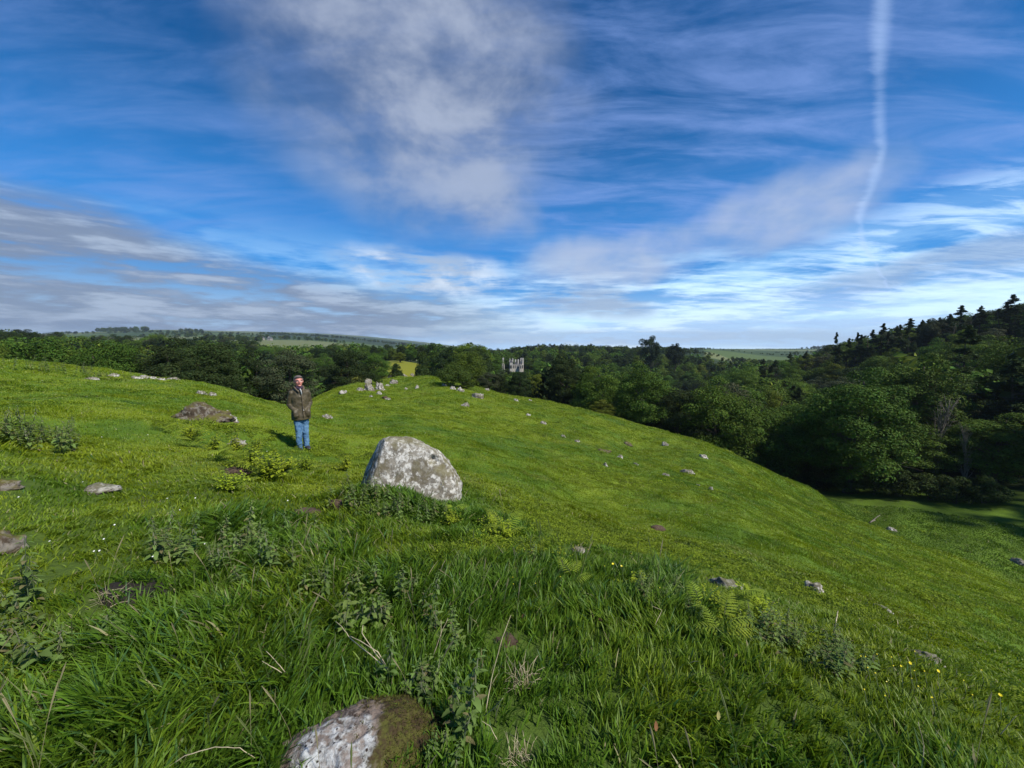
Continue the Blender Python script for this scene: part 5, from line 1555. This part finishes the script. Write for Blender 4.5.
    h_ = lofted([(0, .030, 1.625, .070, .078), (0, .026, 1.66, .0795, .082), (0, .014, 1.69, .0815, .092), (0, .006, 1.72, .078, .096), (0, .004, 1.745, .064, .082), (0, .004, 1.765, .040, .052), (0, .004, 1.772, .014, .02)], 24)
    h.add(h_.v, h_.f)
    h.tube([(-.05, -.068, 1.735), (-.01, -.088, 1.742), (.04, -.078, 1.738), (.064, -.045, 1.725)], [.014, .018, .016, .012], 8)
    for sx in (-1, 1): h.tube([(sx * .073, -.015, 1.70), (sx * .076, -.010, 1.665), (sx * .072, -.008, 1.635)], [(.008, .02), (.007, .016), (.005, .01)], 8)
    h.v = [big(v, 1.14) for v in h.v]
    ho = link('hair', h.mesh('hair', M_HAIR), P); fuse(ho, .007, 2, .012, 2, .02)
    for sx in (-1, 1):
        e = MB(); e.tube([(sx * .028 - .010, -.090, 1.650), (sx * .028, -.0935, 1.650), (sx * .028 + .010, -.090, 1.650)], [.003, .0065, .003], 8); e.v = [big(v) for v in e.v]; link('eye', e.mesh('eye', M_EYE), P)
        e = MB(); e.tube([(sx * .014, -.102, 1.674), (sx * .034, -.099, 1.678), (sx * .050, -.085, 1.672)], [.003, .0045, .003], 6); e.v = [big(v) for v in e.v]; link('eyebrow', e.mesh('eyebrow', M_HAIR), P)
    m = MB(); m.tube([(-.024, -.094, 1.589), (0, -.105, 1.588), (.024, -.094, 1.589)], [.003, .0055, .003], 8); m.v = [big(v) for v in m.v]; link('lips', m.mesh('lips', M_LIP), P)
    # spectacles
    g = MB()
    for sx in (-1, 1):
        ring = [(sx * .030 + math.cos(w) * .021, -.112 + abs(math.cos(w)) * .004, 1.650 + math.sin(w) * .016) for w in np.linspace(0, 2 * PI, 17)]
        g.tube(ring, [.0013] * 17, 4)
        g.tube([(sx * .051, -.110, 1.655), (sx * .078, -.05, 1.655), (sx * .082, .01, 1.65)], [.0014] * 3, 4)
    g.tube([(-.010, -.114, 1.652), (0, -.120, 1.655), (.010, -.114, 1.652)], [.0013] * 3, 4)
    g.v = [big(v) for v in g.v]; link('spectacles', g.mesh('spectacles', M_METAL), P)
man()

# ------------------------------------------------------------------ the pale mansion in the trees
M_HARL = plain_mat('cream_stone_wall', (.50, .47, .41), .9, .1, 3, .15); M_GREYW = plain_mat('grey_stone_wall', (.30, .28, .25), .9, .1, 3, .2); M_SLATE = plain_mat('slate_roof', (.13, .13, .14), .8, .2, 4, .3); M_DARKW = plain_mat('window_glass', (.03, .035, .04), .2)
def mansion(px0, px1, py_base, py_wall, py_top, Y, label):
    x0, _, zb = at(px0, py_base, Y); x1, _, zw = at(px1, py_wall, Y); _, _, zt = at(px1, py_top, Y)
    w = x1 - x0; cx = (x0 + x1) / 2; d = w * .6; g = h1(cx, Y)
    e = link('mansion', None, None, label, 'house', loc=(cx, Y, g)); zb = g
    hw = zw - g
    mb = MB(); mb.box((0, 0, hw / 2), (w, d, hw)); mb.box((-w * .34, -d * .5 - .6, hw / 2 + .6), (w * .2, 2.0, hw + 1.2)); mb.box((w * .30, -d * .5 - .6, hw / 2), (w * .16, 2.0, hw)); link('wall', mb.mesh('wall', M_HARL, False), e)
    r = MB(); rh = 2.2
    def gable(cx_, cy_, ww, dd, z0, hh):
        r.add([(cx_ - ww / 2, cy_ - dd / 2, z0), (cx_ + ww / 2, cy_ - dd / 2, z0), (cx_ + ww / 2, cy_ + dd / 2, z0), (cx_ - ww / 2, cy_ + dd / 2, z0), (cx_, cy_ - dd / 2, z0 + hh), (cx_, cy_ + dd / 2, z0 + hh)], [(0, 1, 4), (2, 3, 5), (1, 2, 5, 4), (3, 0, 4, 5), (3, 2, 1, 0)])
    gable(-w * .34, -d * .25, w * .24, d * .55, hw + 1.25, rh * .9); gable(w * .30, -d * .25, w * .2, d * .55, hw + .02, rh)
    gable(-.03 * w, 0, w * .3, d * .9, hw + .03, rh * .9)
    rf = link('roof', r.mesh('roof', M_SLATE, False), e)
    for cx_ in ((-.44, -.25, -.05, .14, .33, .46) if w > 4 else (0.0,)):
        c = MB(); hh = rh + random.uniform(.8, 1.8); c.box((w * cx_, -d * .1 + random.uniform(-1, 1), hw + hh / 2), (.95, 1.0, hh)); c.box((w * cx_, -d * .1, hw + hh + .1), (.7, .7, .3)); link('chimney', c.mesh('chimney', M_HARL, False), rf)
    for ix in () if w < 4 else (-.42, -.34, -.2, -.08, .06, .18, .30, .42):
        for iz in (.6, .82):
            f = MB(); yy = -d * .5 - (1.62 if ix in (-.42, -.34, .30) else .02) ; f.box((w * ix, yy, hw * iz), (.6, .06, 1.0)); link('window', f.mesh('window', M_DARKW, False), e)
mansion(509, 523.5, 372, 364.5, 360, CASTLE[1], 'pale stone mansion with many chimneys half hidden in the valley trees')
mansion(502, 504.5, 372, 364, 361, CASTLE[1] + 6, 'pale chimneyed lodge end just left of the mansion')

def farmhouse(px, Y, w, label):
    x, y, _ = at(px, 340, Y); g = h1(x, y)
    e = link('farmhouse', None, None, label, 'house', loc=(x, y, g))
    mb = MB(); mb.box((0, 0, 4), (w, 9, 8)); link('wall', mb.mesh('wall', M_GREYW, False), e); e.scale = (1, 1, .55)
    r = MB(); r.add([(-w / 2 - .4, -5, 8), (w / 2 + .4, -5, 8), (w / 2 + .4, 5, 8), (-w / 2 - .4, 5, 8), (-w / 2 - .4, 0, 12.5), (w / 2 + .4, 0, 12.5)], [(0, 1, 5, 4), (2, 3, 4, 5), (3, 0, 4), (1, 2, 5)]); rf = link('roof', r.mesh('roof', M_SLATE, False), e)
    c = MB(); c.box((-w / 2 + .8, 0, 13), (1.2, 1.4, 3)); link('chimney', c.mesh('chimney', M_HARL, False), rf)
farmhouse(262, 760, 6, 'left one of two tiny pale farmhouses under the far hill'); farmhouse(270, 760, 6, 'right one of two tiny pale farmhouses under the far hill')

# ------------------------------------------------------------------ the air between here and the horizon
HAZE = True
if HAZE:
    hz, t = new_mat('haze'); N = NT_(t)
    vp = N.n('ShaderNodeVolumePrincipled', i={'Color': (.62, .74, .92, 1), 'Density': .00011, 'Anisotropy': .2})
    o = N.n('ShaderNodeOutputMaterial'); N.link(vp.outputs[0], o.inputs['Volume'])
    mb = MB(); zmin = float(_gz.min()) - 1; zmax = max(float(_gz.max()) + 25, 60)
    mb.box((0, 0, (zmin + zmax) / 2), (12400, 12400, zmax - zmin))
    link('haze', mb.mesh('haze', hz, False), None, 'thin summer haze over the valley and the far hills', 'haze', kind='stuff')
S.cycles.volume_bounces = 0
